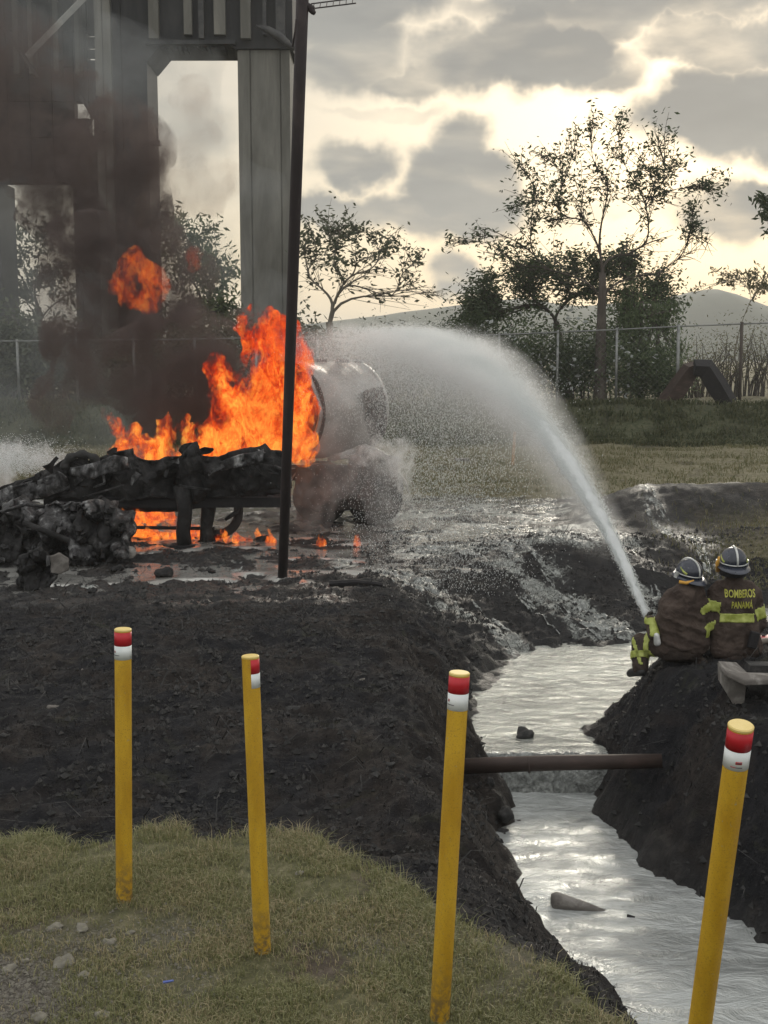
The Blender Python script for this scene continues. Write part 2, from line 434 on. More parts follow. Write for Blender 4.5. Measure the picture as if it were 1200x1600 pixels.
M['red_plastic'] = simple('red_plastic', (0.32, 0.02, 0.03), (0.4, 0.03, 0.04), 0.5, 5)
M['brass'] = simple('worn_brass', (0.25, 0.2, 0.1), (0.38, 0.3, 0.16), 0.4, 8, 0.7)
M['wood'] = simple('orange_wood', (0.32, 0.17, 0.07), (0.4, 0.24, 0.11), 0.8, 8)
M['blue'] = simple('blue_plastic', (0.08, 0.12, 0.42), (0.15, 0.2, 0.5), 0.5, 8)

def water_mat(name, milk, rough, bs, bd, bstr, mod=0.5, metal=.38):
    m, t, out = new_mat(name)
    tc = t.add('ShaderNodeTexCoord'); v = tc.outputs['Object']
    st = t.mapping(v, scale=(0.8, 1.35, 1))
    n = t.noise(st, 1.1, 6, 0.6, 0.8)
    foam = t.noise(t.mapping(v, scale=(0.6, 1.3, 1)), 3.0, 8, 0.68, 1.2)
    dk = tuple(c * 0.6 for c in milk)
    col = t.mix(t.mapr(n, 0.36, 0.60), dk, milk)
    col = t.mix(t.mapr(foam, 0.52, 0.7, 0, mod), col, tuple(min(1, c * 1.35) for c in milk))
    h1 = t.noise(st, bs * 1.5, 6, 0.66, 0.9); h2 = t.noise(st, bs * 6, 4, 0.6)
    b = t.bump(h1, bstr, bd); b = t.bump(h2, bstr * 0.5, bd * 0.2, b)
    pbr(t, out, col, rough, metal, 0.9, b)
    return m
M['stream'] = water_mat('milky_stream', (0.56, 0.58, 0.56), 0.09, 2.2, 0.07, 0.75, .35)
M['pool'] = water_mat('foamy_pool', (0.56, 0.57, 0.51), 0.08, 3.4, 0.08, 0.9, .6)
M['puddle'] = water_mat('muddy_puddle', (0.44, 0.43, 0.40), 0.08, 2.5, 0.03, 0.4, 0.6, .45)
M['foam'] = None
def foam_mat():
    m, t, out = new_mat('running_foam')
    tc = t.add('ShaderNodeTexCoord'); v = tc.outputs['Object']
    n = t.noise(v, 7, 8, 0.7, 1.5)
    col = t.ramp(n, [(0.32, (0.07, 0.07, 0.065)), (0.48, (0.24, 0.25, 0.235)), (0.66, (0.5, 0.51, 0.48))])
    b = t.bump(t.noise(v, 16, 6, 0.65, 1.0), 1.0, 0.04)
    pbr(t, out, col, 0.2, .25, 0.8, b)
    return m
M['foam'] = foam_mat()
def jet_mat():
    m, t, out = new_mat('white_water')
    tc = t.add('ShaderNodeTexCoord'); v = tc.outputs['Object']
    n = t.noise(v, 18, 6, 0.7)
    col = t.mix(t.mapr(n, 0.3, 0.7), (0.90, 0.92, 0.91), (0.97, 0.98, 0.97))
    p = pbr(t, None, col, 0.5, 0, 0.4, t.bump(n, 0.8, 0.03))
    tr = t.add('ShaderNodeBsdfTranslucent'); t.link(col, tr.inputs[0])
    mx = t.add('ShaderNodeMixShader'); mx.inputs[0].default_value = 0.45
    t.link(p.outputs[0], mx.inputs[1]); t.link(tr.outputs[0], mx.inputs[2]); t.link(mx.outputs[0], out.inputs[0])
    return m
M['jet'] = jet_mat()

def ground_mat():
    m, t, out = new_mat('ground_surface')
    tc = t.add('ShaderNodeTexCoord'); v = tc.outputs['Object']
    a = t.add('ShaderNodeVertexColor'); a.layer_name = 'zone'; s = t.add('ShaderNodeSeparateColor'); t.link(a.outputs[0], s.inputs[0])
    b = t.add('ShaderNodeVertexColor'); b.layer_name = 'zone2'; s2 = t.add('ShaderNodeSeparateColor'); t.link(b.outputs[0], s2.inputs[0])
    n1 = t.noise(v, 1.3, 7, 0.62, 0.4); n2 = t.noise(v, 9, 7, 0.68); n3 = t.noise(v, 45, 5, 0.7)
    burnt = t.ramp(n2, [(0.3, (0.005, 0.005, 0.007)), (0.5, (0.0095, 0.0095, 0.012)), (0.64, (0.020, 0.0195, 0.022)), (0.8, (0.075, 0.068, 0.064))])
    mudc = t.ramp(n2, [(0.3, (0.045, 0.034, 0.025)), (0.55, (0.11, 0.085, 0.062)), (0.75, (0.22, 0.18, 0.14))])
    brown = t.ramp(n2, [(0.3, (0.010, 0.008, 0.0065)), (0.5, (0.026, 0.020, 0.0165)), (0.64, (0.05, 0.04, 0.033)), (0.78, (0.11, 0.09, 0.075))])
    nbig = t.noise(v, 0.45, 5, .6, .8)
    green = t.ramp(n2, [(0.35, (0.02, 0.022, 0.012)), (0.55, (0.05, 0.05, 0.03)), (0.75, (0.11, 0.10, 0.07))])
    ash = t.ramp(n3, [(0.35, (0.02, 0.02, 0.021)), (0.6, (0.045, 0.044, 0.044)), (0.75, (0.11, 0.105, 0.10))])
    burnt = t.mix(t.math('MULTIPLY', t.mapr(nbig, .52, .64), t.mapr(n2, .42, .6, 0, .8)), burnt, ash)
    burnt = t.mix(t.mapr(t.noise(v, 2.1, 6, .65, .8), .57, .68, 0, .55), burnt, green)
    burnt = t.mix(t.mapr(n1, 0.44, 0.62, 0.0, 0.8), burnt, brown)
    mudp = t.mapr(t.noise(v, 1.7, 6, 0.65, .5), 0.53, 0.66)
    grassc = t.ramp(n2, [(0.3, (0.06, 0.06, 0.028)), (0.5, (0.13, 0.125, 0.06)), (0.7, (0.24, 0.215, 0.125))])
    grassc = t.mix(mudp, grassc, mudc)
    grav = t.ramp(n3, [(0.32, (0.05, 0.042, 0.034)), (0.5, (0.13, 0.115, 0.095)), (0.66, (0.25, 0.23, 0.2))])
    wet = t.ramp(n2, [(0.3, (0.010, 0.0095, 0.009)), (0.52, (0.026, 0.024, 0.023)), (0.68, (0.06, 0.057, 0.052)), (0.8, (0.15, 0.145, 0.13))])
    field = t.ramp(n2, [(0.3, (0.10, 0.095, 0.05)), (0.5, (0.18, 0.16, 0.095)), (0.7, (0.27, 0.235, 0.16))])
    dark_bank = t.ramp(n2, [(0.3, (0.035, 0.042, 0.02)), (0.5, (0.065, 0.07, 0.036)), (0.72, (0.12, 0.112, 0.068))])
    col = t.mix(s.outputs[0], field, burnt)            # R burnt
    col = t.mix(s.outputs[1], col, grassc)             # G foreground grass
    col = t.mix(s.outputs[2], col, grav)               # B gravel
    col = t.mix(s2.outputs[0], col, wet)               # wet mud
    col = t.mix(s2.outputs[1], col, dark_bank)         # green bank
    col = t.mix(s2.outputs[2], col, brown)             # bare brown bank
    fa = t.add('ShaderNodeVertexColor'); fa.layer_name = 'flow'; s3 = t.add('ShaderNodeSeparateColor'); t.link(fa.outputs[0], s3.inputs[0])
    fn = t.noise(v, 13, 6, .7, 1.2)
    fm = t.mapr(t.math('ADD', s3.outputs[0], t.math('MULTIPLY', t.math('SUBTRACT', fn, .5), 1.1)), .34, .72)
    wcol = t.ramp(fn, [(0.36, (0.10, 0.102, 0.095)), (0.52, (0.27, 0.28, 0.26)), (0.66, (0.52, 0.53, 0.49))])
    col = t.mix(t.mapr(s3.outputs[1], .1, .8, 0, .75), col, (0.016, 0.015, 0.015))   # soaked soil
    col = t.mix(fm, col, wcol)
    rough = t.mapr(t.math('MAXIMUM', t.math('MULTIPLY', s3.outputs[1], .8), t.math('MAXIMUM', fm, s2.outputs[0])), 0, 1, 0.95, 0.28)
    h = t.math('ADD', t.math('MULTIPLY', n2, 0.7), t.math('MULTIPLY', n3, 0.45))
    pbr(t, out, col, rough, 0, 0.35, t.bump(h, 1.0, 0.06))
    return m
M['ground'] = ground_mat()

# ================================================================== TERRAIN
LOW_Z, UP_Z = -0.60, -0.25
POLY_LOW = [(1.18, 11.62), (1.14, 10.6), (1.0, 9.8), (1.08, 9.0), (1.2, 8.3), (1.55, 7.3), (2.3, 5.2), (3.6, 3.0), (7, 0.5),
            (11, 1.5), (6.6, 4.0), (4.6, 5.8), (3.4, 7.3), (2.75, 8.3), (2.44, 9.0), (2.17, 9.85), (1.97, 10.9), (1.86, 11.62)]
POLY_UP = [(1.19, 11.45), (0.98, 12.3), (1.02, 13.3), (1.12, 14.4), (1.6, 15.2), (2.1, 15.8), (3.4, 16.3), (4.5, 17.2), (5.4, 18.4), (8.5, 19.3),
           (9.5, 17), (6.2, 15.6), (4.2, 14.8), (2.9, 13.7), (2.12, 12.4), (1.88, 11.45)]
def poly_sd(x, y, poly):
    """signed distance, negative inside"""
    inside = np.zeros(x.shape, bool); dist = np.full(x.shape, 1e9)
    n = len(poly)
    for i in range(n):
        x0, y0 = poly[i]; x1, y1 = poly[(i + 1) % n]
        ex, ey = x1 - x0, y1 - y0
        t = np.clip(((x - x0) * ex + (y - y0) * ey) / (ex * ex + ey * ey), 0, 1)
        dist = np.minimum(dist, np.hypot(x - x0 - t * ex, y - y0 - t * ey))
        cond = ((y0 > y) != (y1 > y)) & (x < (x1 - x0) * (y - y0) / (y1 - y0 + 1e-12) + x0)
        inside ^= cond
    return np.where(inside, -dist, dist)

_gb = [(-900, 1335), (0, 1318), (70, 1312), (130, 1322), (230, 1290), (300, 1300), (340, 1312), (420, 1290), (470, 1300), (540, 1335), (600, 1368), (700, 1422), (780, 1455), (850, 1488), (900, 1540), (990, 1610)]
_gbp = [PZ(px, py, 0.55) for px, py in _gb]
GBX = np.array([p.x for p in _gbp] + [2.2]); GBY = np.array([p.y for p in _gbp] + [2.5])

def bumpf(x, y, cx, cy, rx, ry, rot=0.0):
    c, s = math.cos(rot), math.sin(rot)
    u = ((x - cx) * c + (y - cy) * s) / rx; v = (-(x - cx) * s + (y - cy) * c) / ry
    return np.exp(-(u * u + v * v))

def base_z(x, y):
    z = np.full(x.shape, 0.52)
    z = np.where(y < 7.6, 0.57, z)
    # rising ground under the photographer
    z = z + 1.45 * (1 - sstep(1.2, 4.6, y))
    # grass crest and small dip behind it
    yb = np.interp(x, GBX, GBY)
    z = z + 0.05 * np.exp(-((y - yb + 0.25) / 0.5) ** 2) - 0.16 * np.exp(-((y - yb - 0.7) / 0.8) ** 2)
    left = sstep(1.5, 0.2, x)
    z = z + left * 0.13 * bumpf(x, y, -1.0, 13.2, 2.0, 1.5) + left * 0.12 * bumpf(x, y, -3.0, 12.0, 1.5, 1.5)
    # apron where the truck stands
    lf = sstep(0.3, -0.6, x)
    z = z + (0.40 - z) * (sstep(15.6, 18.6, y) * (1 - lf) + sstep(14.4, 16.0, y) * lf) - 0.03 * lf * sstep(15.5, 17, y)
    # foot of cascade drop handled by channel; mound between the cascades
    z = z + 0.42 * bumpf(x, y, 2.9, 19.3, 1.5, 1.0, -0.3) + 0.25 * bumpf(x, y, 4.4, 20.2, 1.1, .8)
    # right bank under the firefighters
    z = z + 0.17 * bumpf(x, y, 3.1, 11.6, 1.3, 1.5)
    z = z + 0.25 * sstep(2.6, 5.0, x) * (1 - sstep(11, 13.5, y))
    # burnt berm on the right
    z = z + 0.66 * np.exp(-((y - 24.6 - 0.05 * (x - 6)) / 1.5) ** 2) * sstep(3.2, 5.6, x)
    z = z + 0.30 * np.exp(-((y - 21.0) / 1.1) ** 2) * sstep(5.2, 7.2, x)
    # field and far bank
    z = z + 0.5 * sstep(28, 38, y) + 1.15 * sstep(38.3, 41.3, y) + 0.0 * x
    z = z + 0.25 * sstep(60, 200, y)
    return z

def ground_h(x, y, detail=True):
    x = np.asarray(x, float); y = np.asarray(y, float)
    zb = base_z(x, y)
    near = 1 - sstep(60, 120, y)
    soft = fbm(x * 0.35, y * 0.35, 3) * 0.10 * near * sstep(8, 10, y)
    apron = sstep(18.3, 19.5, y) * (1 - sstep(27.5, 29, y))
    zb = zb + soft * (1 - 0.55 * apron)
    # ragged shoreline
    wx = fbm(x * 1.1 + 5, y * 1.1, 4) * 0.22; wy = fbm(x * 1.1 + 55, y * 1.1 + 9, 4) * 0.22
    dl = poly_sd(x + wx, y + wy, POLY_LOW); du = poly_sd(x + wx, y + wy, POLY_UP)
    W = 0.95 + 2.0 * sstep(14.2, 16.5, y - np.maximum(0, x - 2.2) * 0.55) + 0.25 * (y < 8)
    def prof(d, zw, W):
        t = np.clip(d / W, 0, 1)
        s = 1 - (1 - t) ** 1.7
        s = 0.55 * s + 0.45 * t * t * (3 - 2 * t)
        up = zw - 0.03 + (zb - zw + 0.03) * s
        dn = zw - 0.03 - 0.35 * sstep(0, 0.8, -d)
        return np.where(d > 0, np.minimum(up, np.maximum(zb, zw)), dn)
    z = np.minimum(prof(dl, LOW_Z, W), prof(du, UP_Z, W))
    if detail:
        yb = np.interp(x, GBX, GBY)
        burnt = sstep(-0.2, 0.4, y - yb) * (1 - sstep(27, 30, y))
        bank = np.exp(-(np.minimum(np.abs(dl), np.abs(du)) / 0.9) ** 2)
        wet_in = (np.minimum(dl, du) < 0)
        mb_ = PZ(815, 1056, UP_Z)
        z = z + 0.17 * bumpf(x, y, mb_.x, mb_.y, .42, .30, .2) + 0.10 * bumpf(x, y, mb_.x - .5, mb_.y - .5, .3, .3)
        amp = (0.018 + 0.05 * burnt + 0.05 * bank) * near
        amp = np.where(wet_in, 0.02, amp)
        rid = 1 - np.abs(fbm(x * 1.7 + 3, y * 1.7, 4)) * 2.2
        z = z + amp * (fbm(x * 1.3, y * 1.3, 6, 0.6) * 1.1 + 0.55 * rid - 0.3)
        z = z + 0.040 * burnt * near * fbm(x * 6, y * 6, 3, 0.6)
        z = z + 0.05 * near * burnt * np.clip(fbm(x * 2.6 + 31, y * 2.6, 4, 0.6), 0, 1) * sstep(0.05, 0.25, np.minimum(dl, du))
        z = np.where((apron > .2) & (x > -1), z * .6 + .4 * zb, z)
        z = z + 0.10 * near * sstep(29, 33, y) * fbm(x * 0.5, y * 0.9, 4) 
    return z
def gz(x, y): return float(ground_h(np.array([x]), np.array([y]))[0])

def graded(start, stop, step, growth1, lim1, growth2, end, sign=1):
    out = []; p = stop; s = step
    while abs(p - stop) < end:
        s *= growth1 if abs(p) < lim1 else growth2
        p += sign * s; out.append(p)
    return out
xs_mid = list(np.arange(-4.6, 5.61, 0.045))
xs = list(reversed(graded(0, xs_mid[0], 0.045, 1.02, 14, 1.1, 900, -1))) + xs_mid + graded(0, xs_mid[-1], 0.045, 1.02, 14, 1.1, 900, 1)
ys_mid = list(np.arange(4.2, 20.01, 0.045))
ys = list(reversed(graded(0, ys_mid[0], 0.045, 1.12, 14, 1.2, 40, -1))) + ys_mid + graded(0, ys_mid[-1], 0.045, 1.018, 46, 1.1, 1500, 1)
XS, YS = np.meshgrid(np.array(xs), np.array(ys))
nx, ny = len(xs), len(ys)
xf, yf = XS.ravel(), YS.ravel()
zf = ground_h(xf, yf)

def zones(x, y):
    wob = fbm(x * 0.9, y * 0.9, 5, 0.6)
    yb = np.interp(x, GBX, GBY)
    d = y - yb + wob * 0.25
    grass = 1 - sstep(-0.12, 0.12, d)
    dl = poly_sd(x, y, POLY_LOW); du = poly_sd(x, y, POLY_UP); dw = np.minimum(dl, du)
    burnt = sstep(-0.12, 0.12, d) * (1 - sstep(27.3, 28.3, y + wob * 1.2 + (x - 4) * 0.12 * (x < 4)))
    greenstrip = bumpf(x, y, 6.3, 19.6, 1.1, 1.3) * 1.3 + bumpf(x, y, 9, 22.6, 2.5, .8)
    burnt = burnt * (1 - np.clip(greenstrip, 0, 1) * 0.8)
    g1 = PZ(40, 1560, 0.57)
    grav = np.clip(1.5 * bumpf(x, y, g1.x - .35, g1.y, 0.62, 0.5) + wob * 0.9, 0, 1) * grass * sstep(6.6, 6.1, y)
    lf = sstep(0.2, -0.8, x)
    wet = (sstep(17.8, 18.8, y + wob * 0.8) * (1 - lf) + lf * sstep(14.5, 15.3, y + wob * 0.8)) * (1 - sstep(27.2, 28.4, y + wob * 1.5)) * np.clip(0.75 + 1.2 * fbm(x * 1.1 + 40, y * 1.5, 4), 0.25, 1) * (1 - sstep(3.8, 4.8, x + wob * 1.2 + (y - 20) * 0.05) * sstep(29, 20, y))
    wet = wet * (1 - np.clip(bumpf(x, y, 2.9, 19.2, 1.5, 1.0, -.3) * 1.6 - 0.2, 0, 1))
    wet = np.maximum(wet, np.exp(-(np.maximum(dw, 0) / 0.16) ** 2) * 0.8)
    gbank = sstep(37.3, 38.8, y + wob) * (1 - sstep(41.3, 42.5, y + wob))
    brown = np.exp(-(np.maximum(dl, 0) / 0.8) ** 2) * (x < (11.5 - y) * 0.25 + 1.6) * 0.9
    brown = np.maximum(brown, 0.5 * sstep(0.2, 0.6, wob) * sstep(9, 12, y))
    grass = grass * sstep(0.35, 0.75, dl + wob * 0.15)
    burnt = np.where(grass + burnt < 1, np.maximum(burnt, (1 - grass) * (y < 20)), burnt)
    return grass, burnt, grav, wet, gbank, brown
zg, zbn, zgr, zw, zgb, zbr = zones(xf, yf)
one = np.ones_like(xf)
idx = np.arange(nx * ny).reshape(ny, nx)
quads = np.stack([idx[:-1, :-1], idx[:-1, 1:], idx[1:, 1:], idx[1:, :-1]], -1).reshape(-1, 4)
def path_d(x, y, path):
    best = np.full(x.shape, 9.0)
    for (x0, y0, w0), (x1, y1, w1) in zip(path, path[1:]):
        ex, ey = x1 - x0, y1 - y0; t = np.clip(((x - x0) * ex + (y - y0) * ey) / (ex * ex + ey * ey), 0, 1)
        best = np.minimum(best, np.hypot(x - x0 - t * ex, y - y0 - t * ey) / (w0 + (w1 - w0) * t))
    return best
g = lambda px, py, z: (PZ(px, py, z).x, PZ(px, py, z).y)
RUN_L = [(*g(500, 872, .42), .35), (*g(560, 885, .36), .5), (*g(640, 925, .15), .5), (*g(720, 970, .0), .45), (*g(800, 1015, -.2), .5), (*g(850, 1030, -.25), .4)]
RUN_R = [(*g(640, 862, .42), .4), (*g(720, 862, .42), .55), (*g(790, 885, .3), .55), (*g(850, 930, .1), .6), (*g(920, 968, -.05), .65), (*g(985, 992, -.22), .5)]
RUN_B = [(*g(940, 820, .5), .5), (*g(960, 850, .45), .5), (*g(990, 890, .3), .45), (*g(1010, 925, .1), .35), (*g(1030, 960, -.1), .3)]
RUN_T = [(*g(1000, 800, .5), .3), (*g(1040, 825, .45), .3), (*g(1090, 850, .4), .3), (*g(1120, 880, .35), .2)]
flow = np.zeros_like(xf); soak = np.zeros_like(xf)
kk = np.where((yf > 13) & (yf < 30) & (np.abs(xf) < 9))[0]; xk, yk = xf[kk], yf[kk]
for pth, am in ((RUN_L, .85), (RUN_R, 1.0), (RUN_B, .7), (RUN_T, .6)):
    dd_ = path_d(xk, yk, pth)
    st_ = fbm(xk * 2.0 + yk * 1.2, yk * 1.0 - xk * .4, 5, .62)
    flow[kk] = np.maximum(flow[kk], np.clip(am * np.exp(-(dd_ / .8) ** 2) * (0.75 + 1.5 * st_), 0, 1))
    soak[kk] = np.maximum(soak[kk], np.exp(-(dd_ / 1.9) ** 2))
ap = sstep(18.4, 19.6, yk) * (1 - sstep(26, 28.5, yk)) * (1 - sstep(3.6, 5, xk)) * sstep(-1.2, .8, xk)
flow[kk] = np.maximum(flow[kk], np.clip(ap * (.45 + 1.3 * fbm(xk * .8, yk * 1.6, 4)), 0, .9))
ground = np_mesh('ground', np.stack([xf, yf, zf], 1), quads, M['ground'], smooth=True, n=4,
                 cols={'zone': np.stack([zbn, zg, zgr, one], 1), 'zone2': np.stack([zw, zgb, zbr, one], 1), 'flow': np.stack([flow, soak, 0 * one, one], 1)})
tag(ground, 'ground of green grass, burnt black soil, wet mud and dry field', kind='structure')

# ------------------------------------------------------------------ water
def water_sheet(name, poly, z, mat, label, step=0.07, grow=0.45, amp=0.012, clipy=None):
    xsn = np.arange(min(p[0] for p in poly) - grow, max(p[0] for p in poly) + grow, step)
    ysn = np.arange(min(p[1] for p in poly) - grow, max(p[1] for p in poly) + grow, step)
    X, Y = np.meshgrid(xsn, ysn); d = poly_sd(X.ravel(), Y.ravel(), poly).reshape(X.shape)
    keep = d < grow
    if clipy is not None: keep &= clipy(X, Y)
    Z = z + amp * fbm(X * 1.3, Y * 3.6, 4, 0.6)
    fk = keep[:-1, :-1] & keep[1:, :-1] & keep[:-1, 1:] & keep[1:, 1:]
    ix = np.arange(X.size).reshape(X.shape)
    q = np.stack([ix[:-1, :-1], ix[:-1, 1:], ix[1:, 1:], ix[1:, :-1]], -1)[fk]
    used, inv = np.unique(q, return_inverse=True)
    V = np.stack([X.ravel(), Y.ravel(), Z.ravel()], 1)[used]
    o = np_mesh(name, V, inv.reshape(-1, 4), mat, smooth=True, n=4)
    return tag(o, label, kind='structure')
water_sheet('stream', POLY_LOW, LOW_Z, M['stream'], 'milky stream running towards the viewer between grass and black bank', clipy=lambda X, Y: Y < 11.58 + 0.05 * np.sin(X * 9))
water_sheet('pool', POLY_UP, UP_Z, M['pool'], 'foamy upper pool above the rusty pipe', clipy=lambda X, Y: Y > 11.52)
# little waterfall under the pipe: a rippled curtain
def waterfall():
    V = []; nu, nv = 46, 12
    for j in range(nv):
        t = j / (nv - 1)
        for i in range(nu):
            x = 0.98 + 1.22 * i / (nu - 1)
            w = 0.03 * mnoise.fractal(Vector((x * 9, t * 1.2, 3)), 0.8, 2, 4)
            y = 11.60 - 0.16 * t ** 0.6 - 0.02 + w
            z = UP_Z + 0.012 - (UP_Z - LOW_Z + 0.03) * t ** 1.6 + 0.5 * w * (1 - t)
            V.append((x, y, z))
    f = [(j * nu + i, j * nu + i + 1, (j + 1) * nu + i + 1, (j + 1) * nu + i) for j in range(nv - 1) for i in range(nu - 1)]
    o = mesh_obj('waterfall', V, f, M['foam']); tag(o, 'small waterfall dropping behind the rusty pipe', kind='structure')
waterfall()
# puddle film over the apron: a level sheet that the bumpy mud breaks through
X, Y = np.meshgrid(np.arange(-12, 7.0, 0.12), np.arange(14.6, 28.8, 0.1))
fld_ = fbm(X * 0.5 + 4, Y * 0.9, 3) + 0.25 * sstep(20, 23, Y) + 0.42 * sstep(-2, 1.0, X) + 0.22 * sstep(-0.5, -2, X)
nearb = sstep(18.4, 17.6, Y) * sstep(-1.4, -0.6, X + 0.5 * pn(X + 3, Y))
Z = 0.394 + 0.003 * fbm(X * 1.5, Y * 3, 3) - 0.14 * sstep(0.16, -0.02, fld_) - 0.3 * nearb - 0.3 * sstep(3.9, 4.9, X + 0.5 * pn(X, Y * 2))
msk = (X < 5.0) & (poly_sd(X.ravel(), Y.ravel(), POLY_UP).reshape(X.shape) > 2.4) & ((Y > 17.4) | (X < -0.3))
ix = np.arange(X.size).reshape(X.shape)
fk = msk[:-1, :-1]
q = np.stack([ix[:-1, :-1], ix[:-1, 1:], ix[1:, 1:], ix[1:, :-1]], -1)[fk]
used, inv = np.unique(q, return_inverse=True)
o = np_mesh('puddle_water', np.stack([X.ravel(), Y.ravel(), Z.ravel()], 1)[used], inv.reshape(-1, 4), M['puddle'], smooth=True, n=4)
tag(o, 'shallow muddy puddles lying around the burning tanker', kind='structure')

# foam running down the slope into the pool: broken ridged sheets hugging the ground
def foam_run(name, path, width, label, thr=0.02, seed=0.0):
    """path: plan points with half widths"""
    pts = [Vector((p[0], p[1], 0)) for p in path]; wd = [p[2] for p in path]
    L = [0]
    for a, b in zip(pts, pts[1:]): L.append(L[-1] + (b - a).length)
    n = int(L[-1] / 0.022); m_ = 110
    tt = np.linspace(0, L[-1], n)
    cx = np.interp(tt, L, [p.x for p in pts]); cy = np.interp(tt, L, [p.y for p in pts]); w = np.interp(tt, L, wd)
    tx = np.gradient(cx); ty = np.gradient(cy); ln = np.hypot(tx, ty); tx /= ln; ty /= ln
    s = np.linspace(-1, 1, m_)
    Xq = cx[:, None] - ty[:, None] * s[None] * w[:, None]; Yq = cy[:, None] + tx[:, None] * s[None] * w[:, None]
    U = tt[:, None] + 0 * s[None]; Vv = s[None] * w[:, None]
    ridge = fbm(U * 0.6 + seed, Vv * 4 + seed, 3, 0.5) * 1.0 + fbm(U * 2.2 + seed, Vv * 15 + seed + 0.6 * fbm(U * 2, Vv * 4, 2), 4, 0.6) * .45
    keep = ridge - 0.5 * np.abs(s[None]) ** 2.6 + 0.17 > thr
    Zq = ground_h(Xq.ravel(), Yq.ravel()).reshape(Xq.shape)
    k = np.array([1, 2, 3, 2, 1.0]); k /= k.sum()
    Zq = Zq + 0.006 + 0.05 * np.clip(ridge - 0.1 - thr, 0, 1) + 0.012 * fbm(Xq * 11, Yq * 11, 2)
    ixq = np.arange(Xq.size).reshape(Xq.shape)
    fk = keep[:-1, :-1] & keep[1:, 1:]
    q = np.stack([ixq[:-1, :-1], ixq[:-1, 1:], ixq[1:, 1:], ixq[1:, :-1]], -1)[fk]
    used, inv = np.unique(q, return_inverse=True)
    o = np_mesh(name, np.stack([Xq.ravel(), Yq.ravel(), Zq.ravel()], 1)[used], inv.reshape(-1, 4), M['foam'], smooth=True, n=4)
    tag(o, label, kind='structure')
g = lambda px, py, z: (PZ(px, py, z).x, PZ(px, py, z).y)
foam_run('cascade', RUN_L, 1, 'left arm of foamy water running down the black slope', 0.30)
foam_run('cascade', RUN_R, 1, 'right arm of foamy water pouring into the upper pool', 0.20, 7.7)
foam_run('cascade', [(*g(940, 820, .5), .5), (*g(960, 850, .45), .5), (*g(990, 890, .3), .45), (*g(1010, 925, .1), .35), (*g(1030, 960, -.1), .3)], 1, 'broken foam patches on the slope behind the firefighters', 0.34, 3.3)
foam_run('cascade', [(*g(1000, 800, .5), .3), (*g(1040, 825, .45), .3), (*g(1090, 850, .4), .3), (*g(1120, 880, .35), .2)], 1, 'thin foam streak above the helmets beside the green strip', 0.36, 5.1)
foam_run('foam_patch', [(*g(560, 800, .4), .8), (*g(650, 805, .4), 1.0), (*g(760, 800, .4), 1.1), (*g(870, 790, .4), 1.0), (*g(950, 775, .4), .6)], 1, 'pale foam film spread over the wet ground right of the tanker', 0.40, 8.8)
foam_run('foam_patch', [(*g(560, 842, .4), .8), (*g(660, 838, .4), .8), (*g(780, 828, .4), .8), (*g(880, 830, .4), .5)], 1, 'foam film on the near edge of the wet apron', 0.36, 1.8)
foam_run('foam_patch', [(*g(0, 935, .4), .5), (*g(130, 915, .4), .6), (*g(260, 905, .4), .6), (*g(380, 880, .4), .5)], 1, 'grey foam film in front of the charred wreck', 0.44, 12.8)

# ------------------------------------------------------------------ grass, stubble, scrub (nobody could count them)
def blades(name, x, y, h, w, lean, mat, label, z0=None, curve=0.5, cat=None, seg3=True):
    n = len(x)
    z = ground_h(x, y) if z0 is None else z0
    a = NR.rand(n) * 2 * np.pi; la = NR.rand(n) * 2 * np.pi
    hx = np.cos(a) * w / 2; hy = np.sin(a) * w / 2
    lx = np.cos(la) * lean * h; ly = np.sin(la) * lean * h
    B0 = np.stack([x - hx, y - hy, z - 0.012], 1); B1 = np.stack([x + hx, y + hy, z - 0.012], 1)
    m = 0.5
    M0 = np.stack([x - hx * .75 + lx * curve * .5, y - hy * .75 + ly * curve * .5, z + h * 0.55], 1)
    M1 = np.stack([x + hx * .75 + lx * curve * .5, y + hy * .75 + ly * curve * .5, z + h * 0.55], 1)
    T = np.stack([x + lx, y + ly, z + h * (1 - 0.3 * lean)], 1)
    V = np.stack([B0, B1, M0, M1, T], 1).reshape(-1, 3)
    b = np.arange(n)[:, None] * 5
    Fq = np.concatenate([b + np.array([0, 1, 3]), b + np.array([0, 3, 2]), b + np.array([2, 3, 4])], 0)
    o = np_mesh(name, V, Fq, mat, n=3)
    tag(o, label, cat, kind='stuff'); return o

def scatter(n, x0, x1, y0, y1, test=None, wedge=True):
    x = NR.rand(n) * (x1 - x0) + x0; y = NR.rand(n) * (y1 - y0) + y0
    if wedge:
        k = np.abs(x) < y * 0.34 + 0.7; x, y = x[k], y[k]
    if test is not None:
        k = test(x, y); x, y = x[k], y[k]
    return x, y
def fg_test(x, y):
    gk = zones(x, y)
    pr = gk[0] * (1 - 0.88 * gk[2]) * np.clip(0.62 + 1.7 * fbm(x * 2.0, y * 2.0, 4), 0.08, 1)
    return NR.rand(len(x)) < pr
x, y = scatter(520000, -3.2, 2.6, 3.6, 8.2, fg_test)
pt = sstep(-0.25, 0.35, fbm(x * 1.4 + 9, y * 1.4, 4))
dry = (NR.rand(len(x)) < 0.06 + 0.38 * pt)
h = 0.020 + 0.034 * NR.rand(len(x)) ** 1.8
edge = np.interp(x, GBX, GBY) - y
h = h * (1 + 1.5 * np.exp(-(edge / 0.22) ** 2) * (NR.rand(len(x)) > 0.5))
lean = 0.4 + 0.9 * NR.rand(len(x))
blades('lawn_grass', x[~dry], y[~dry], h[~dry], 0.0045, lean[~dry], M['grass'], 'short green grass on the foreground bank around the posts', cat='grass')
blades('dry_grass', x[dry], y[dry], h[dry] * 1.1, 0.004, lean[dry], M['straw'], 'straw coloured dead grass mixed into the foreground bank', cat='grass')
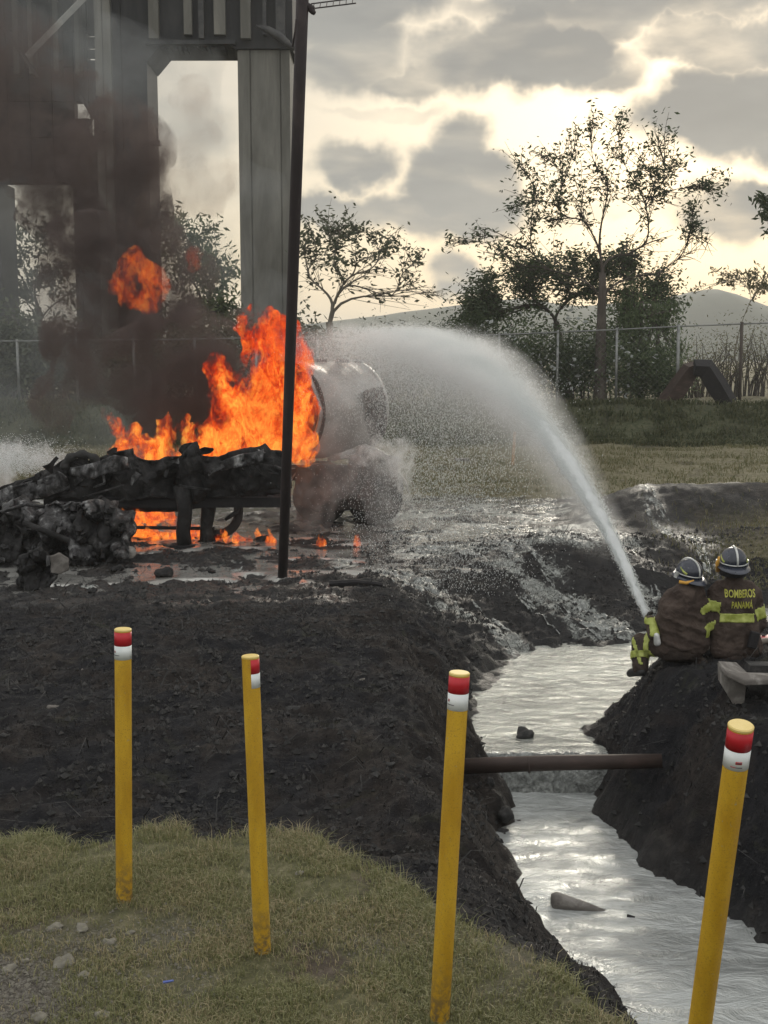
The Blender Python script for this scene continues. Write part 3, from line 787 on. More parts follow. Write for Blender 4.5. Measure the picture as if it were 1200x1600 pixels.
def burnt_test(x, y):
    gk = zones(x, y)
    inw = np.minimum(poly_sd(x, y, POLY_LOW), poly_sd(x, y, POLY_UP)) > 0.12
    pr = gk[1] * (1 - gk[3]) * np.clip(0.55 + 1.2 * fbm(x * 1.3 + 3, y * 1.3, 4), 0.06, 1)
    return (NR.rand(len(x)) < pr) & inw
x, y = scatter(210000, -6.5, 7.5, 5, 20.5, burnt_test)
blades('burnt_stubble', x, y, 0.015 + 0.045 * NR.rand(len(x)) ** 2, 0.007, 0.6 + 1.0 * NR.rand(len(x)), M['stubble'], 'charred grass stubble covering the black banks', cat='burnt grass')
def fld(x, y): return (NR.rand(len(x)) < np.clip(0.5 + 1.3 * fbm(x * .7, y * 1.3, 4), 0.1, 1)) & (np.abs(x) < y * 0.36 + 1)
x, y = scatter(70000, -16, 16, 28.2, 38.5, fld)
blades('field_grass', x, y, 0.05 + 0.12 * NR.rand(len(x)), 0.02, 0.6 + 0.8 * NR.rand(len(x)), M['grass_far'], 'rough dry grass of the field behind the tanker', cat='field grass')
x, y = scatter(60000, -17, 17, 37.6, 42.0, fld)
blades('bank_scrub', x, y, 0.08 + 0.26 * NR.rand(len(x)) ** 1.5, 0.04, 0.5 + 0.8 * NR.rand(len(x)), M['scrub'], 'dark green scrub on the bank below the fence', cat='scrub')
def gst(x, y): return (NR.rand(len(x)) < np.clip(bumpf(x, y, 6.3, 19.6, 1.1, 1.3) * 1.2 + bumpf(x, y, 9, 22.6, 2.5, .8), 0, 1))
x, y = scatter(22000, 4, 11, 17, 24.5, gst, False)
blades('verge_grass', x, y, 0.05 + 0.08 * NR.rand(len(x)), 0.012, 0.5 + 0.8 * NR.rand(len(x)), M['grass_far'], 'strip of unburnt green grass behind the helmets', cat='grass')
def twg(x, y): return (np.minimum(poly_sd(x, y, POLY_LOW), poly_sd(x, y, POLY_UP)) > 0.1) & (NR.rand(len(x)) < zones(x, y)[1])
x, y = scatter(1500, -6, 6, 5, 20, twg)
blades('charred_twigs', x, y, 0.08 + 0.16 * NR.rand(len(x)), 0.012, 1.6 + 1.2 * NR.rand(len(x)), M['stone_dark'], 'charred twigs and roots lying on the burnt banks', cat='twigs')
# gravel chips and soil crumbs
def chips(name, x, y, s, mat, label, cat):
    z = ground_h(x, y); n = len(x)
    base = np.array([(1, 0, 0), (-.5, .87, 0), (-.5, -.87, 0), (0, 0, .9), (0.2, 0.1, -.5)])
    V = base[None] * (s[:, None, None]) * (0.6 + 0.8 * NR.rand(n, 5, 1))
    a = NR.rand(n) * 6.283; ca, sa = np.cos(a)[:, None], np.sin(a)[:, None]
    V = np.stack([V[..., 0] * ca - V[..., 1] * sa, V[..., 0] * sa + V[..., 1] * ca, V[..., 2]], -1)
    V = V + np.stack([x, y, z + s * 0.15], 1)[:, None]
    b = np.arange(n)[:, None] * 5
    Fq = np.concatenate([b + np.array(t) for t in ((0, 1, 3), (1, 2, 3), (2, 0, 3), (0, 4, 1), (1, 4, 2), (2, 4, 0))], 0)
    tag(np_mesh(name, V.reshape(-1, 3), Fq, mat, n=3), label, cat, kind='stuff')
def gv(x, y): return NR.rand(len(x)) < zones(x, y)[2]
x, y = scatter(26000, -3, 0, 4.5, 6.8, gv)
chips('gravel', x, y, 0.003 + 0.012 * NR.rand(len(x)) ** 3, M['stone'], 'loose pale gravel in the bare patch at the lower left', 'gravel')
def crumb_t(x, y):
    gk = zones(x, y); return (NR.rand(len(x)) < gk[1] * (1 - gk[3] * .6) * np.clip(0.4 + 1.6 * fbm(x * 1.9, y * 1.9, 4), 0.05, 1))
x, y = scatter(150000, -6.5, 7.5, 5, 22, crumb_t)
k = np.minimum(poly_sd(x, y, POLY_LOW), poly_sd(x, y, POLY_UP)) > 0.02; x, y = x[k], y[k]
chips('soil_crumbs', x, y, 0.006 + 0.034 * NR.rand(len(x)) ** 4, M['stone_dark'], 'dark soil crumbs and cinders strewn over the burnt banks', 'soil')

# ------------------------------------------------------------------ hills
def hill(name, d, prof, label, col1, col2, depth):
    m = simple(name + '_cover', col1, col2, 0.95, 0.02, bump=0.0, bdist=1.0, bscale=0.06)
    V = []; pts = prof; n = 150
    xs_ = [P(p[0], 560, d).x for p in pts]; zs_ = [P(600, p[1], d).z for p in pts]
    X = np.linspace(xs_[0], xs_[-1], n); top = np.interp(X, xs_, zs_)
    nv = 18
    for j in range(nv):
        t = j / (nv - 1)
        for i in range(n):
            s = math.sin(math.pi * t) if t < .5 else math.sin(math.pi * t)
            zz = 2.0 + (top[i] - 2.0) * s + s * d * 0.0022 * mnoise.fractal(Vector((X[i] * 14 / d, t * 3, d)), .8, 2, 5)
            V.append((X[i], d + (t - .5) * depth, zz if 0 < t < 1 else -6))
    f = [(j * n + i, j * n + i + 1, (j + 1) * n + i + 1, (j + 1) * n + i) for j in range(nv - 1) for i in range(n - 1)]
    tag(mesh_obj(name, V, f, m), label, kind='structure')
hill('hills', 620, [(-1500, 560), (-700, 500), (-200, 520), (250, 530), (480, 505), (600, 492), (700, 478), (800, 468), (900, 480), (1000, 474), (1060, 462), (1090, 453), (1115, 455), (1150, 470), (1180, 482), (1230, 490), (1500, 478), (2000, 505), (2900, 560)],
     'hazy wooded hills on the horizon', (0.05, 0.06, 0.045), (0.10, 0.11, 0.085), 260)
# ------------------------------------------------------------------ BRIDGE / GANTRY STRUCTURE
def prism(name, prof, z0, z1, mat, parent, taper=1.0):
    """vertical prism from a plan outline"""
    n = len(prof)
    V = [(x, y, z0) for x, y in prof] + [(x, y, z1) for x, y in prof]
    f = [tuple(reversed(range(n))), tuple(range(n, 2 * n))] + [(i, (i + 1) % n, n + (i + 1) % n, n + i) for i in range(n)]
    return mesh_obj(name, V, f, mat, parent, smooth=False)
def fluted(x0, x1, y0, y1, ribs, depth=0.06, gap=0.05):
    """rectangle whose front face carries recessed vertical joints"""
    pts = [(x0, y0)]
    for r in ribs:
        xc = x0 + (x1 - x0) * r
        pts += [(xc - gap / 2, y0), (xc - gap / 2, y0 + depth), (xc + gap / 2, y0 + depth), (xc + gap / 2, y0)]
    pts += [(x1, y0), (x1, y1), (x0, y1)]
    return pts
D = 48.0
bx = lambda px, d=D: P(px, 560, d).x
bz = lambda py, d=D: P(600, py, d).z
br = empty('concrete_trestle', (bx(320), D, 1.5))
tag(br, 'tall sooty concrete trestle of piers and crossbeams rising behind the fire', 'bridge pier')
def pier(px0, px1, d, dep, mat, ribs, ztop=19.5, zb=0.8):
    return prism('pier', fluted(bx(px0, d), bx(px1, d), d, d + dep, ribs), zb, ztop, mat, br)
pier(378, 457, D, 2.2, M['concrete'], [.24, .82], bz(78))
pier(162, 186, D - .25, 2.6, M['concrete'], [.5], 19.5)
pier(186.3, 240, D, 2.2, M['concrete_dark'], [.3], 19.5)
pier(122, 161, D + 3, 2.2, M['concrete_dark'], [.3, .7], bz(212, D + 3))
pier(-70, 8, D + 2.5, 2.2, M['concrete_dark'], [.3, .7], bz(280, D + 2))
# pier cap with haunches over the right bay
def cap_beam():
    x0, x1 = bx(240.4), bx(462); zb, zt = bz(72), bz(-40)
    hx = bx(262); hz = bz(98)
    x2 = bx(377.6)
    prof = [(x0, hz), (hx, zb), (x2 - .25, zb), (x2, bz(80)), (x2, bz(77)), (x1, bz(77)), (x1, zt), (x0, zt)]
    V = [(x, D - .12, z) for x, z in prof] + [(x, D + 2.3, z) for x, z in prof]; n = len(prof)
    f = [tuple(range(n)), tuple(reversed(range(n, 2 * n)))] + [(i, n + i, n + (i + 1) % n, (i + 1) % n) for i in range(n)]
    mesh_obj('cap_beam', V, f, M['concrete_dark'], br, smooth=False)
cap_beam()
for k, (pa, pb, dk) in enumerate([(247, 262, 0), (300, 312, 0), (322, 330, 1), (345, 362, 0), (385, 400, 0), (418, 424, 1), (438, 452, 1)]):
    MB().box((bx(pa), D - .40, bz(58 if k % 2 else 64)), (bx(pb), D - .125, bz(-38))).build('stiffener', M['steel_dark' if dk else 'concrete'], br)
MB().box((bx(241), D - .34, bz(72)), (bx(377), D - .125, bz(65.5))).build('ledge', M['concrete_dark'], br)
# spalled, ragged edge below the cap
for k in range(16):
    xa = 262 + k * 7.0; hgt = R.choice([0, 3, 5, 2, 7])
    if hgt: MB().box((bx(xa), D - .05, bz(72.2 + hgt)), (bx(xa + R.uniform(3, 8)), D + .8, bz(71.6))).build('spall', M['concrete_dark'], br)
# dark upper wall between the left piers, made of cast panels with joints
rowsP = [(-40, 48), (49, 104), (105, 158), (159, 214), (215, 286)]
colsP = [(-120, -62), (-61, -8), (-7, 26), (27, 60), (61, 94), (95, 128), (129, 150)]
for j, (r0, r1) in enumerate(rowsP):
    for i, (c0, c1) in enumerate(colsP):
        if j == 3 and i == 6: continue
        if j == 4 and i == 6: c1 = 140
        dd = D + 3.2 + 0.05 * ((i * 7 + j * 3) % 4)
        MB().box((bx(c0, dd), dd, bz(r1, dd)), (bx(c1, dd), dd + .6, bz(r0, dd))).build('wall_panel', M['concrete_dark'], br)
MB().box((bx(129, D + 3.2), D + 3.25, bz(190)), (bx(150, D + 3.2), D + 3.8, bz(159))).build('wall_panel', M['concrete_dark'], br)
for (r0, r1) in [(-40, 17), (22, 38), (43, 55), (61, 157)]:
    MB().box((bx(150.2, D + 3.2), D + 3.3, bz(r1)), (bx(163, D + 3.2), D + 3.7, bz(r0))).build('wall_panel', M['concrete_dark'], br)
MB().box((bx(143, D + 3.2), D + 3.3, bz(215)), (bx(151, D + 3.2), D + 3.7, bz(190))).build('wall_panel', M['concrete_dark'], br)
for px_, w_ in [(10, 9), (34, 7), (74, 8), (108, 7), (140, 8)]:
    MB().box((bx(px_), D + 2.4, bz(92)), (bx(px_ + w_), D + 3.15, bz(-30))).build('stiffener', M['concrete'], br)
# steel diagonals
MB().tube([P(42, 88, D - 1), P(132, -4, D - 1)], 0.14, 4).build('brace', M['steel_pale'], br)
MB().tube([P(0, 36, D - .6), P(60, 120, D - .6)], 0.07, 4).build('brace', M['steel_dark'], br)
MB().tube([P(126, 150, D - .5), P(163, 205, D - .5)], 0.09, 4).build('brace', M['steel_dark'], br)
MB().tube([P(128, 215, D - .5), P(163, 150, D - .5)], 0.08, 4).build('brace', M['steel_dark'], br)
MB().tube([P(150, 150, D - .5), P(150, 230, D - .5)], 0.10, 4).build('brace', M['steel_dark'], br)
MB().box((bx(241), D + .2, bz(224)), (bx(256), D + .6, bz(218))).build('bracket', M['steel_dark'], br)
MB().box((bx(250), D + .3, bz(218)), (bx(253), D + .5, bz(198))).build('bracket', M['steel_dark'], br)
# drooping torn sheet/cable at the head of the right pier
MB().tube([P(400, 40, D - .8), P(418, 46, D - .9), P(436, 56, D - .9), P(448, 68, D - .9), P(457, 75, D - .9), P(462, 60, D - .8), P(464, 36, D - .7), P(468, 16, D - .7)], [.05, .14, .17, .17, .12, .07, .06, .05], 7).build('hanging_cable', M['steel_dark'], br, True)
# deck beam on top, out of frame mostly, throws its own shade
MB().box((bx(-260), D - 1.0, bz(-42)), (bx(468), D + 6, bz(-95))).build('deck', M['concrete_dark'], br)

# ------------------------------------------------------------------ leaning dark pole with ladder bracket
pb = PZ(441, 897, .42); pb.z = gz(pb.x, pb.y) - .1
pt = P(472.5, 0, 15.0)
pd = (pt - pb).normalized(); ptop = pb + pd * ((pt - pb).length + 0.9)
po = empty('leaning_pole', pb)
tag(po, 'thin dark pole leaning right in front of the fire', 'pole')
MB().tube([pb, pb.lerp(ptop, .33), pb.lerp(ptop, .66), ptop], [.072, .074, .076, .076], 12).build('shaft', M['pole'], po, True)
hc = P(478, 12, 15.05)
bmh = blob_mesh([(hc + Vector((-.05, 0, .05)), .055, hc + Vector((.07, 0, -.02)), .05), (hc + Vector((.02, 0, .0)), .05, hc + Vector((.10, 0, -.05)), .03)], .02, 1)
link_mesh('clamp', displace_mesh(bmh, .02, 14), M['pole'], po)
a0, a1 = P(484, 14, 15.1), P(556, 5, 15.3); b0, b1 = P(486, 6, 15.4), P(556, -3, 15.6)
MB().tube([a0, a1], .008, 6).build('rail', M['pole'], po)
MB().tube([b0, b1], .008, 6).build('rail', M['pole'], po)
for k in range(7):
    t = (k + .5) / 7
    MB().tube([a0.lerp(a1, t), b0.lerp(b1, t)], .006, 5).build('rung', M['pole'], po)
MB().tube([P(463, 30, 15.0), P(461, 50, 15.0), P(457, 73, 15.1)], .012, 6).build('wire', M['pole'], po)

# ------------------------------------------------------------------ FENCE
fe = empty('fence', P(780, 625, 42))
tag(fe, 'wire mesh fence with pale posts along the top of the bank', 'fence')
FD = 42.0
fpx = [-60, 28, 120, 210, 305, 400, 497, 592, 687, 780, 871, 964, 1060, 1158, 1252]
ftop = [530, 530, 529, 528, 527, 525, 524, 523, 522, 520, 516, 512, 507, 503, 500]
for i, (a, tpy) in enumerate(zip(fpx, ftop)):
    x_ = P(a, 560, FD).x; zb_ = gz(x_, FD) - .1; zt = P(600, tpy, FD).z
    MB().tube([(x_, FD, zb_), (x_ + R.uniform(-.03, .03), FD, zt)], .045 if i not in (12, 13) else .06, 8).build('post', M['galv'] if i != 13 else M['bark'], fe, True)
for i in range(len(fpx) - 1):
    MB().tube([(P(fpx[i], 560, FD).x, FD - .02, P(600, ftop[i] + 3, FD).z), (P(fpx[i + 1], 560, FD).x, FD - .02, P(600, ftop[i + 1] + 3, FD).z)], .026, 6).build('top_rail', M['galv'], fe, True)
mw = MB()
xa, xb = P(fpx[0], 560, FD).x, P(fpx[-1], 560, FD).x
def strip(p, q, w=.0017):
    p, q = Vector(p), Vector(q); d = (q - p).normalized(); s = d.cross(Vector((0, 1, 0))) * w
    e = Vector((0, w, 0))
    mw.add([p + s, p - s, p + e, q + s, q - s, q + e], [(0, 1, 4, 3), (1, 2, 5, 4), (2, 0, 3, 5)])
H = 2.5; zb_ = 2.05
k = xa - H
while k < xb:
    for sg in (1, -1):
        x0_, x1_ = (k, k + H) if sg > 0 else (k + H, k)
        za, zc_ = zb_, zb_ + H
        strip((x0_, FD - .03, za), (x1_, FD - .03, zc_))
    k += .2
tag(mw.build('wire_mesh', M['galv'], fe), kind='stuff')

# ================================================================== TREES
def leaves_mesh(name, centers, size, mat, parent, droop=0.6, aspect=0.34, jitter=0.35, kind=None):
    """each leaf a folded diamond of four triangles"""
    c = np.asarray(centers, float); n = len(c)
    L = size * (1 - jitter + 2 * jitter * NR.rand(n)); W = L * aspect
    az = NR.rand(n) * 2 * np.pi; pt_ = -droop + (NR.rand(n) - .5) * 1.5
    d = np.stack([np.cos(az) * np.cos(pt_), np.sin(az) * np.cos(pt_), np.sin(pt_)], 1)
    rnd = NR.randn(n, 3); s = np.cross(d, rnd); s /= np.linalg.norm(s, axis=1)[:, None] + 1e-9
    u = np.cross(d, s)
    base = c - d * L[:, None] / 2; tip = c + d * L[:, None] / 2
    mid = c + u * (W * .18)[:, None] * -1
    l_ = c + s * (W / 2)[:, None]; r_ = c - s * (W / 2)[:, None]
    V = np.stack([base, l_, tip, r_, mid], 1).reshape(-1, 3)
    b = np.arange(n)[:, None] * 5
    Fq = np.concatenate([b + np.array(t) for t in ((0, 1, 4), (1, 2, 4), (2, 3, 4), (3, 0, 4))], 0)
    o = np_mesh(name, V, Fq, mat, parent, n=3)
    if kind: o['kind'] = kind
    return o
def bez(p0, p1, p2, p3, n):
    out = []
    for i in range(n):
        t = i / (n - 1); a = 1 - t
        out.append(p0 * a ** 3 + p1 * 3 * a * a * t + p2 * 3 * a * t * t + p3 * t ** 3)
    return out
def rv(s): return Vector((R.gauss(0, s), R.gauss(0, s), R.gauss(0, s)))
def guided_tree(name, base, fork, tips, trunk_r, mat_b, mat_l, label, leaf=0.2, per=26, spread=0.45, cat='tree', up=0.9, droop=.6, twigs=7, aspect=.34, group=None, limb_r=.05):
    """trunk from base to fork; one limb to every tip cluster (pos, radius, leaf factor)"""
    o = empty(name, base); tag(o, label, cat, group)
    tr = MB(); ax = [base]; n = 9
    for i in range(1, n):
        ax.append(base.lerp(fork, i / (n - 1)) + rv(.03) * (i / n))
    tr.tube(ax, [trunk_r * (1.25 - .65 * i / (n - 1)) if i else trunk_r * 1.5 for i in range(n)], 9)
    tr.build('trunk', mat_b, o, True)
    br_ = MB(); lc = []
    # every limb leaves the nearest suitable limb already grown, so the crown forks like a real one
    nodes = [(ax[i], (ax[i] - ax[i - 1]).normalized()) for i in range(int(n * .6), n)]
    far = max((t_[0] - fork).length for t_ in tips) + .1
    for (tp, rad, dens) in sorted(tips, key=lambda q: (q[0] - fork).length):
        dt = (tp - fork).length; best = None
        for (q, dr_) in nodes:
            if (q - fork).length > dt * .78 and (q - fork).length > .3: continue
            if q.z > tp.z + .1 and (q - fork).length > .5: continue
            v_ = tp - q; c_ = v_.length * (1 + .75 * (1 - v_.normalized().dot(dr_)))
            if best is None or c_ < best[0]: best = (c_, q, dr_)
        s, sdr = best[1], best[2]
        d = tp - s; L = d.length
        pts = bez(s, s + sdr * L * .33 + Vector((0, 0, L * .08 * up)), s + d * .7 + Vector((0, 0, L * .10 * up)) + rv(.05 * L), tp, 9)
        ra = limb_r * 1.5 * max(.16, 1 - (s - fork).length / far) ** 1.3; rb = limb_r * 1.5 * max(.10, 1 - dt / far) ** 1.5 * .6
        br_.tube(pts, [ra + (rb - ra) * (i / 8) ** .6 for i in range(9)], 5, cap=False)
        nodes += [(pts[i], (pts[i] - pts[i - 1]).normalized()) for i in range(2, 8)]
        for k in range(twigs):
            q = pts[R.randint(3, 8)]
            e = tp + rv(rad * .62)
            m = q.lerp(e, .5) + rv(.12 * rad) + Vector((0, 0, .1 * rad))
            tw = bez(q, m, m, e, 5)
            br_.tube(tw, [.014, .012, .010, .008, .006], 3, cap=False)
            nl = int(per * dens * R.uniform(.5, 1.4) / twigs * 2.2)
            for _ in range(nl):
                a = R.random() ** .6
                lc.append(tw[min(4, int(a * 5))] + rv(spread * .28))
    tag(br_.build('branches', mat_b, o, True), kind='stuff')
    if lc: leaves_mesh('crown', lc, leaf, mat_l, o, droop, aspect, kind='stuff')
    return o
def PT(px, py, d, j=1.0): return P(px, py, d + R.uniform(-j, j))

# the tall slim tree right of centre
T0 = P(937, 628, 43); T0.z = gz(T0.x, 43) - .1
fork = P(941, 425, 43)
tips = [(965, 185, 24, .8), (922, 190, 20, .7), (900, 215, 26, .9), (870, 245, 24, .7), (1030, 215, 26, 1.2), (1000, 245, 30, 1.0), (960, 235, 30, .7), (930, 260, 32, .8),
        (885, 275, 28, .9), (845, 240, 18, .5), (812, 258, 22, .8), (835, 295, 30, 1.3), (870, 310, 32, 1.6), (912, 300, 30, .8), (950, 290, 30, .8), (990, 285, 32, 1.3), (1030, 265, 28, 1.2), (1055, 250, 18, .7),
        (1045, 300, 26, 1.1), (800, 325, 22, 1.0), (830, 345, 28, 1.1), (860, 345, 26, .9), (1010, 310, 28, 1.0), (905, 335, 30, .5),
        (1118, 296, 22, 1.9), (1085, 320, 20, .6), (1083, 352, 22, 1.8), (1030, 375, 22, .2), (1085, 395, 24, .05), (1105, 380, 16, .05),
        (750, 370, 18, .8), (775, 390, 26, 1.0), (815, 385, 26, 1.0), (702, 378, 9, .5), (800, 420, 30, 1.1), (850, 420, 30, .8), (1000, 400, 28, .4), (1030, 430, 20, .2)]
guided_tree('slim_tree', T0, fork, [(PT(a, b, 43, 1.3), r / 44.0, k) for a, b, r, k in tips], .2, M['bark'], M['leaf'],
            'tall slim tree with sparse leaves standing against the clouds', leaf=.18, per=72, spread=.42, twigs=18, droop=.25, aspect=.36, limb_r=.045)
# umbrella tree behind it
tips = []
for k in range(50):
    a = R.uniform(0, 1); px = 715 + a * 340
    top = 395 + 60 * ((px - 905) / 180) ** 2
    tips.append((px, top + R.uniform(0, 1) ** 1.5 * 75, R.uniform(16, 28), R.uniform(.7, 1.4)))
tips += [(730, 490, 26, 1.3), (745, 470, 28, 1.3), (1035, 450, 20, 1.0), (1050, 480, 18, .7), (770, 500, 22, 1.2), (715, 520, 24, 1.2)]
b = P(885, 628, 46); b.z = gz(b.x, 46) - .1
guided_tree('umbrella_tree', b, P(870, 505, 46), [(PT(x, y, 46.5, 1.6), r / 41., k) for x, y, r, k in tips], .22, M['bark'], M['leaf'],
            'broad dark umbrella-shaped tree behind the slim one', leaf=.165, per=112, spread=.55, up=.35, droop=.1, aspect=.42, twigs=14)
# drooping leafy tree at its right
tips = [(R.uniform(955, 1060), R.uniform(455, 590), R.uniform(14, 24), R.uniform(.5, 1.2)) for _ in range(26)]
b = P(1000, 628, 44.5); b.z = gz(b.x, 44.5) - .1
guided_tree('drooping_tree', b, P(1002, 470, 44.5), [(PT(x, y, 44.5, .9), r / 42., k) for x, y, r, k in tips], .12, M['bark'], M['leaf_mid'],
            'small tree with drooping green leaves right of the slim trunk', leaf=.17, per=130, spread=.7, up=.5, droop=.9, twigs=10)
# pale half-bare tree behind the pole
tips = [(490, 365, 22, 1.4), (510, 352, 22, 1.5), (535, 352, 20, 1.2), (560, 362, 22, 1.5), (585, 362, 18, .8), (495, 400, 24, 1.2), (525, 385, 26, 1.4), (555, 395, 22, .9), (600, 385, 20, .7),
        (620, 372, 16, .6), (640, 395, 16, .6), (655, 405, 14, .6), (630, 425, 20, .5), (600, 420, 20, .3), (570, 430, 24, .3), (480, 430, 24, .6), (540, 440, 24, .3), (650, 440, 18, .4),
        (675, 455, 14, .2), (640, 465, 20, .3), (600, 460, 20, .3), (520, 415, 22, .5), (690, 462, 10, .1), (585, 400, 20, .4), (475, 385, 20, 1.2)]
b = P(505, 625, 46); b.z = gz(b.x, 46) - .1
guided_tree('pale_tree', b, P(515, 505, 46), [(PT(x, y, 46, 1.6), r / 41., k) for x, y, r, k in tips], .2, M['bark_pale'], M['leaf_far'],
            'pale half-bare tree spreading right of the dark pole', leaf=.21, per=46, spread=.42, twigs=14, up=.7, aspect=.45, droop=.2, limb_r=.06)
# trees seen between and left of the piers
tips = [(R.uniform(245, 375), R.uniform(340, 520), R.uniform(20, 34), R.uniform(.7, 1.3)) for _ in range(34)]
b = P(315, 640, 52); b.z = gz(b.x, 52) - .1
guided_tree('leafy_tree', b, P(315, 480, 52), [(PT(x, y, 52, 1.6), r / 37., k) for x, y, r, k in tips], .2, M['bark'], M['leaf_mid'],
            'leafy tree seen between the two piers above the flames', leaf=.3, per=60, spread=.7)
tips = [(R.uniform(-60, 128), R.uniform(330, 560), R.uniform(24, 40), R.uniform(.6, 1.2)) for _ in range(40)]
b = P(60, 640, 55); b.z = gz(b.x, 55) - .1
guided_tree('leafy_tree', b, P(60, 480, 55), [(PT(x, y, 55, 1.8), r / 35., k) for x, y, r, k in tips], .25, M['bark'], M['leaf_far'],
            'smoke-veiled leafy tree at the far left behind the piers', leaf=.34, per=55, spread=.8)
# branch tips entering at the right edge, belonging to a tree just outside the frame
tips = [(1196, 312, 14, 1.6), (1200, 335, 14, 1.6), (1230, 290, 30, 1.2), (1260, 330, 34, 1.3), (1225, 370, 20, 1.0), (1290, 260, 34, 1.2), (1300, 400, 34, 1.2), (1270, 220, 30, 1.0)]
b = P(1285, 628, 43.5); b.z = gz(b.x, 43.5) - .1
guided_tree('edge_tree', b, P(1282, 450, 43.5), [(PT(x, y, 43.5, .8), r / 44., k) for x, y, r, k in tips], .18, M['bark'], M['leaf'],
            'dark leafy branch tips reaching in at the right edge', leaf=.25, per=60, spread=.4)
# thin reddish twigs with few leaves, far right
tips = [(R.uniform(1075, 1215), R.uniform(422, 452), 10, R.uniform(.25, .7)) for _ in range(18)]
b = P(1150, 620, 50); b.z = gz(b.x, 50) - .1
guided_tree('twiggy_tree', b, P(1150, 540, 50), [(PT(x, y, 50, .8), r / 38., k) for x, y, r, k in tips], .05, M['bark_pale'], M['leaf_dry'],
            'thin twiggy tree above the hills at the far right', leaf=.2, per=34, spread=.35, limb_r=.018, twigs=4)

# ---- undergrowth behind the fence: separate bushes
def bush(px, py0, py1, w, d, mat, label, leaf=.2, n=1500, droop=.3, group='bushes behind the fence', pale=0, aspect=.42, stems=9):
    c = P(px, 600, d); zb = gz(c.x, d)
    h0 = P(px, py0, d).z - zb; W = w / (F / d)
    o = empty('bush', (c.x, d, zb)); tag(o, label, 'bush', group)
    st = MB(); cs = []
    hubs = []
    for k in range(stems):
        e = Vector((c.x + R.uniform(-.5, .5) * W, d + R.uniform(-.8, .8), zb + h0 * R.uniform(.45, 1.0)))
        r0 = Vector((c.x + R.uniform(-.3, .3) * W, d + R.uniform(-.3, .3), zb - .05))
        pts = bez(r0, r0 + Vector((0, 0, h0 * .4)), e.lerp(r0, .2), e, 6)
        st.tube(pts, [.03, .026, .022, .018, .012, .008], 4, cap=False); hubs += pts[2:]
    st.build('stem', M['bark'], o, True)
    for k in range(n):
        h = R.choice(hubs); cs.append(h + Vector((R.gauss(0, .14 * W + .1), R.gauss(0, .35), R.gauss(0, .17 * h0 + .05))))
    cs = [q for q in cs if q.z > zb - .05]
    leaves_mesh('foliage', cs, leaf, mat, o, droop, aspect, kind='stuff')
    if pale: leaves_mesh('pale_leaf', [R.choice(cs) + Vector((0, -.15, 0)) for _ in range(pale)], .2, M['pale_fleck'], o, 0, .6, kind='stuff')  # pale flecks scattered through the foliage
    return o
# overlapping dark bushes left of the slim tree
for args in [(700, 520, 620, 70, 43.2, 'leaf', 'low dark bush behind the start of the spray', 0), (735, 500, 620, 80, 44.2, 'leaf', 'dark rounded bush left of the second visible fence post', 0), (790, 515, 620, 80, 43.4, 'leaf', 'dark bush with pale flecks between fence posts', 60),
             (835, 505, 620, 80, 43.8, 'leaf_mid', 'dark green bush left of the slim tree trunk', 40), (880, 520, 620, 90, 43.3, 'leaf', 'dense dark bush under the umbrella tree', 50), (925, 500, 620, 80, 44.4, 'leaf_mid', 'mixed green bush directly behind the slim trunk', 30),
             (975, 530, 620, 80, 43.6, 'leaf_mid', 'green bush right of the slim trunk', 30), (1025, 560, 620, 70, 43.6, 'leaf_mid', 'bright green low bush near the dark arch', 0),
             (640, 540, 620, 90, 45, 'leaf_far', 'hazy bush behind the falling spray', 0), (590, 530, 620, 90, 46, 'leaf_far', 'hazy bush behind the tank end', 0)]:
    px, a, b_, w, d, mt, lb, pl = args
    bush(px, a, b_, w, d, M[mt], lb, n=4200, leaf=.135, pale=pl * 2)
for k, (px, top, d) in enumerate([(-60, 520, 47), (10, 500, 46), (90, 520, 46.5), (170, 530, 45), (250, 525, 46), (330, 520, 46.5), (410, 530, 45.5), (480, 520, 47)]):
    bush(px, top, 620, 110, d, M['leaf_far'], ['hazy bush beyond the far left edge', 'hazy bush at the left edge behind the smoke', 'hazy bush left of the burnt piers', 'hazy bush between left piers', 'hazy bush behind the dark pier foot', 'hazy bush in the opening between piers', 'hazy bush at the foot of the pale pier', 'hazy bush behind the dark pole'][k], n=2600, leaf=.28)
for k, (px, top, d) in enumerate([(1075, 545, 48), (1110, 520, 49), (1150, 505, 50), (1190, 515, 49), (1235, 510, 50)]):
    bush(px, top, 620, 70, d, M['leaf_dry'], ['thin dry thicket right of the arch top', 'tall thin thicket above the arch', 'tallest thin thicket behind the wooden fence post', 'thin thicket at the right edge', 'thin thicket beyond the right edge'][k], n=900, leaf=.13, stems=26, aspect=.25, group='dry thickets at the right')

# ---- dark inverted V beyond the lawn
av = empty('dark_arch', P(1090, 628, 42.6))
tag(av, 'dark inverted V of bent pipe standing before the fence', 'arch')
zb = gz(P(1090, 600, 41.8).x, 41.8)
def slab(pts, w, d0):
    """thick leg following pixel points"""
    m_ = MB(); q = [P(a, b_, d0) for a, b_ in pts]
    m_.tube(q, w, 4); return m_
o1 = slab([(1040, 634), (1058, 606), (1078, 578), (1092, 574)], [.36, .35, .33, .28], 41.8).build('left_leg', M['rust'], av, False)
o2 = slab([(1084, 574), (1103, 575), (1118, 598), (1138, 632)], [.28, .36, .36, .34], 41.5).build('right_leg', M['soot'], av, False)
for q in (o1, o2): displace_mesh(q.data, .06, 1.5)
sk = P(801, 735, 33.5); sk.z = gz(sk.x, 33.5)
o = MB().box((-.035, -.035, -.1), (.035, .035, .92), Matrix.Rotation(.05, 3, 'Y'), sk).build('wooden_stake', M['wood'])
tag(o, 'thin orange wooden stake in the field behind the spray', 'stake')
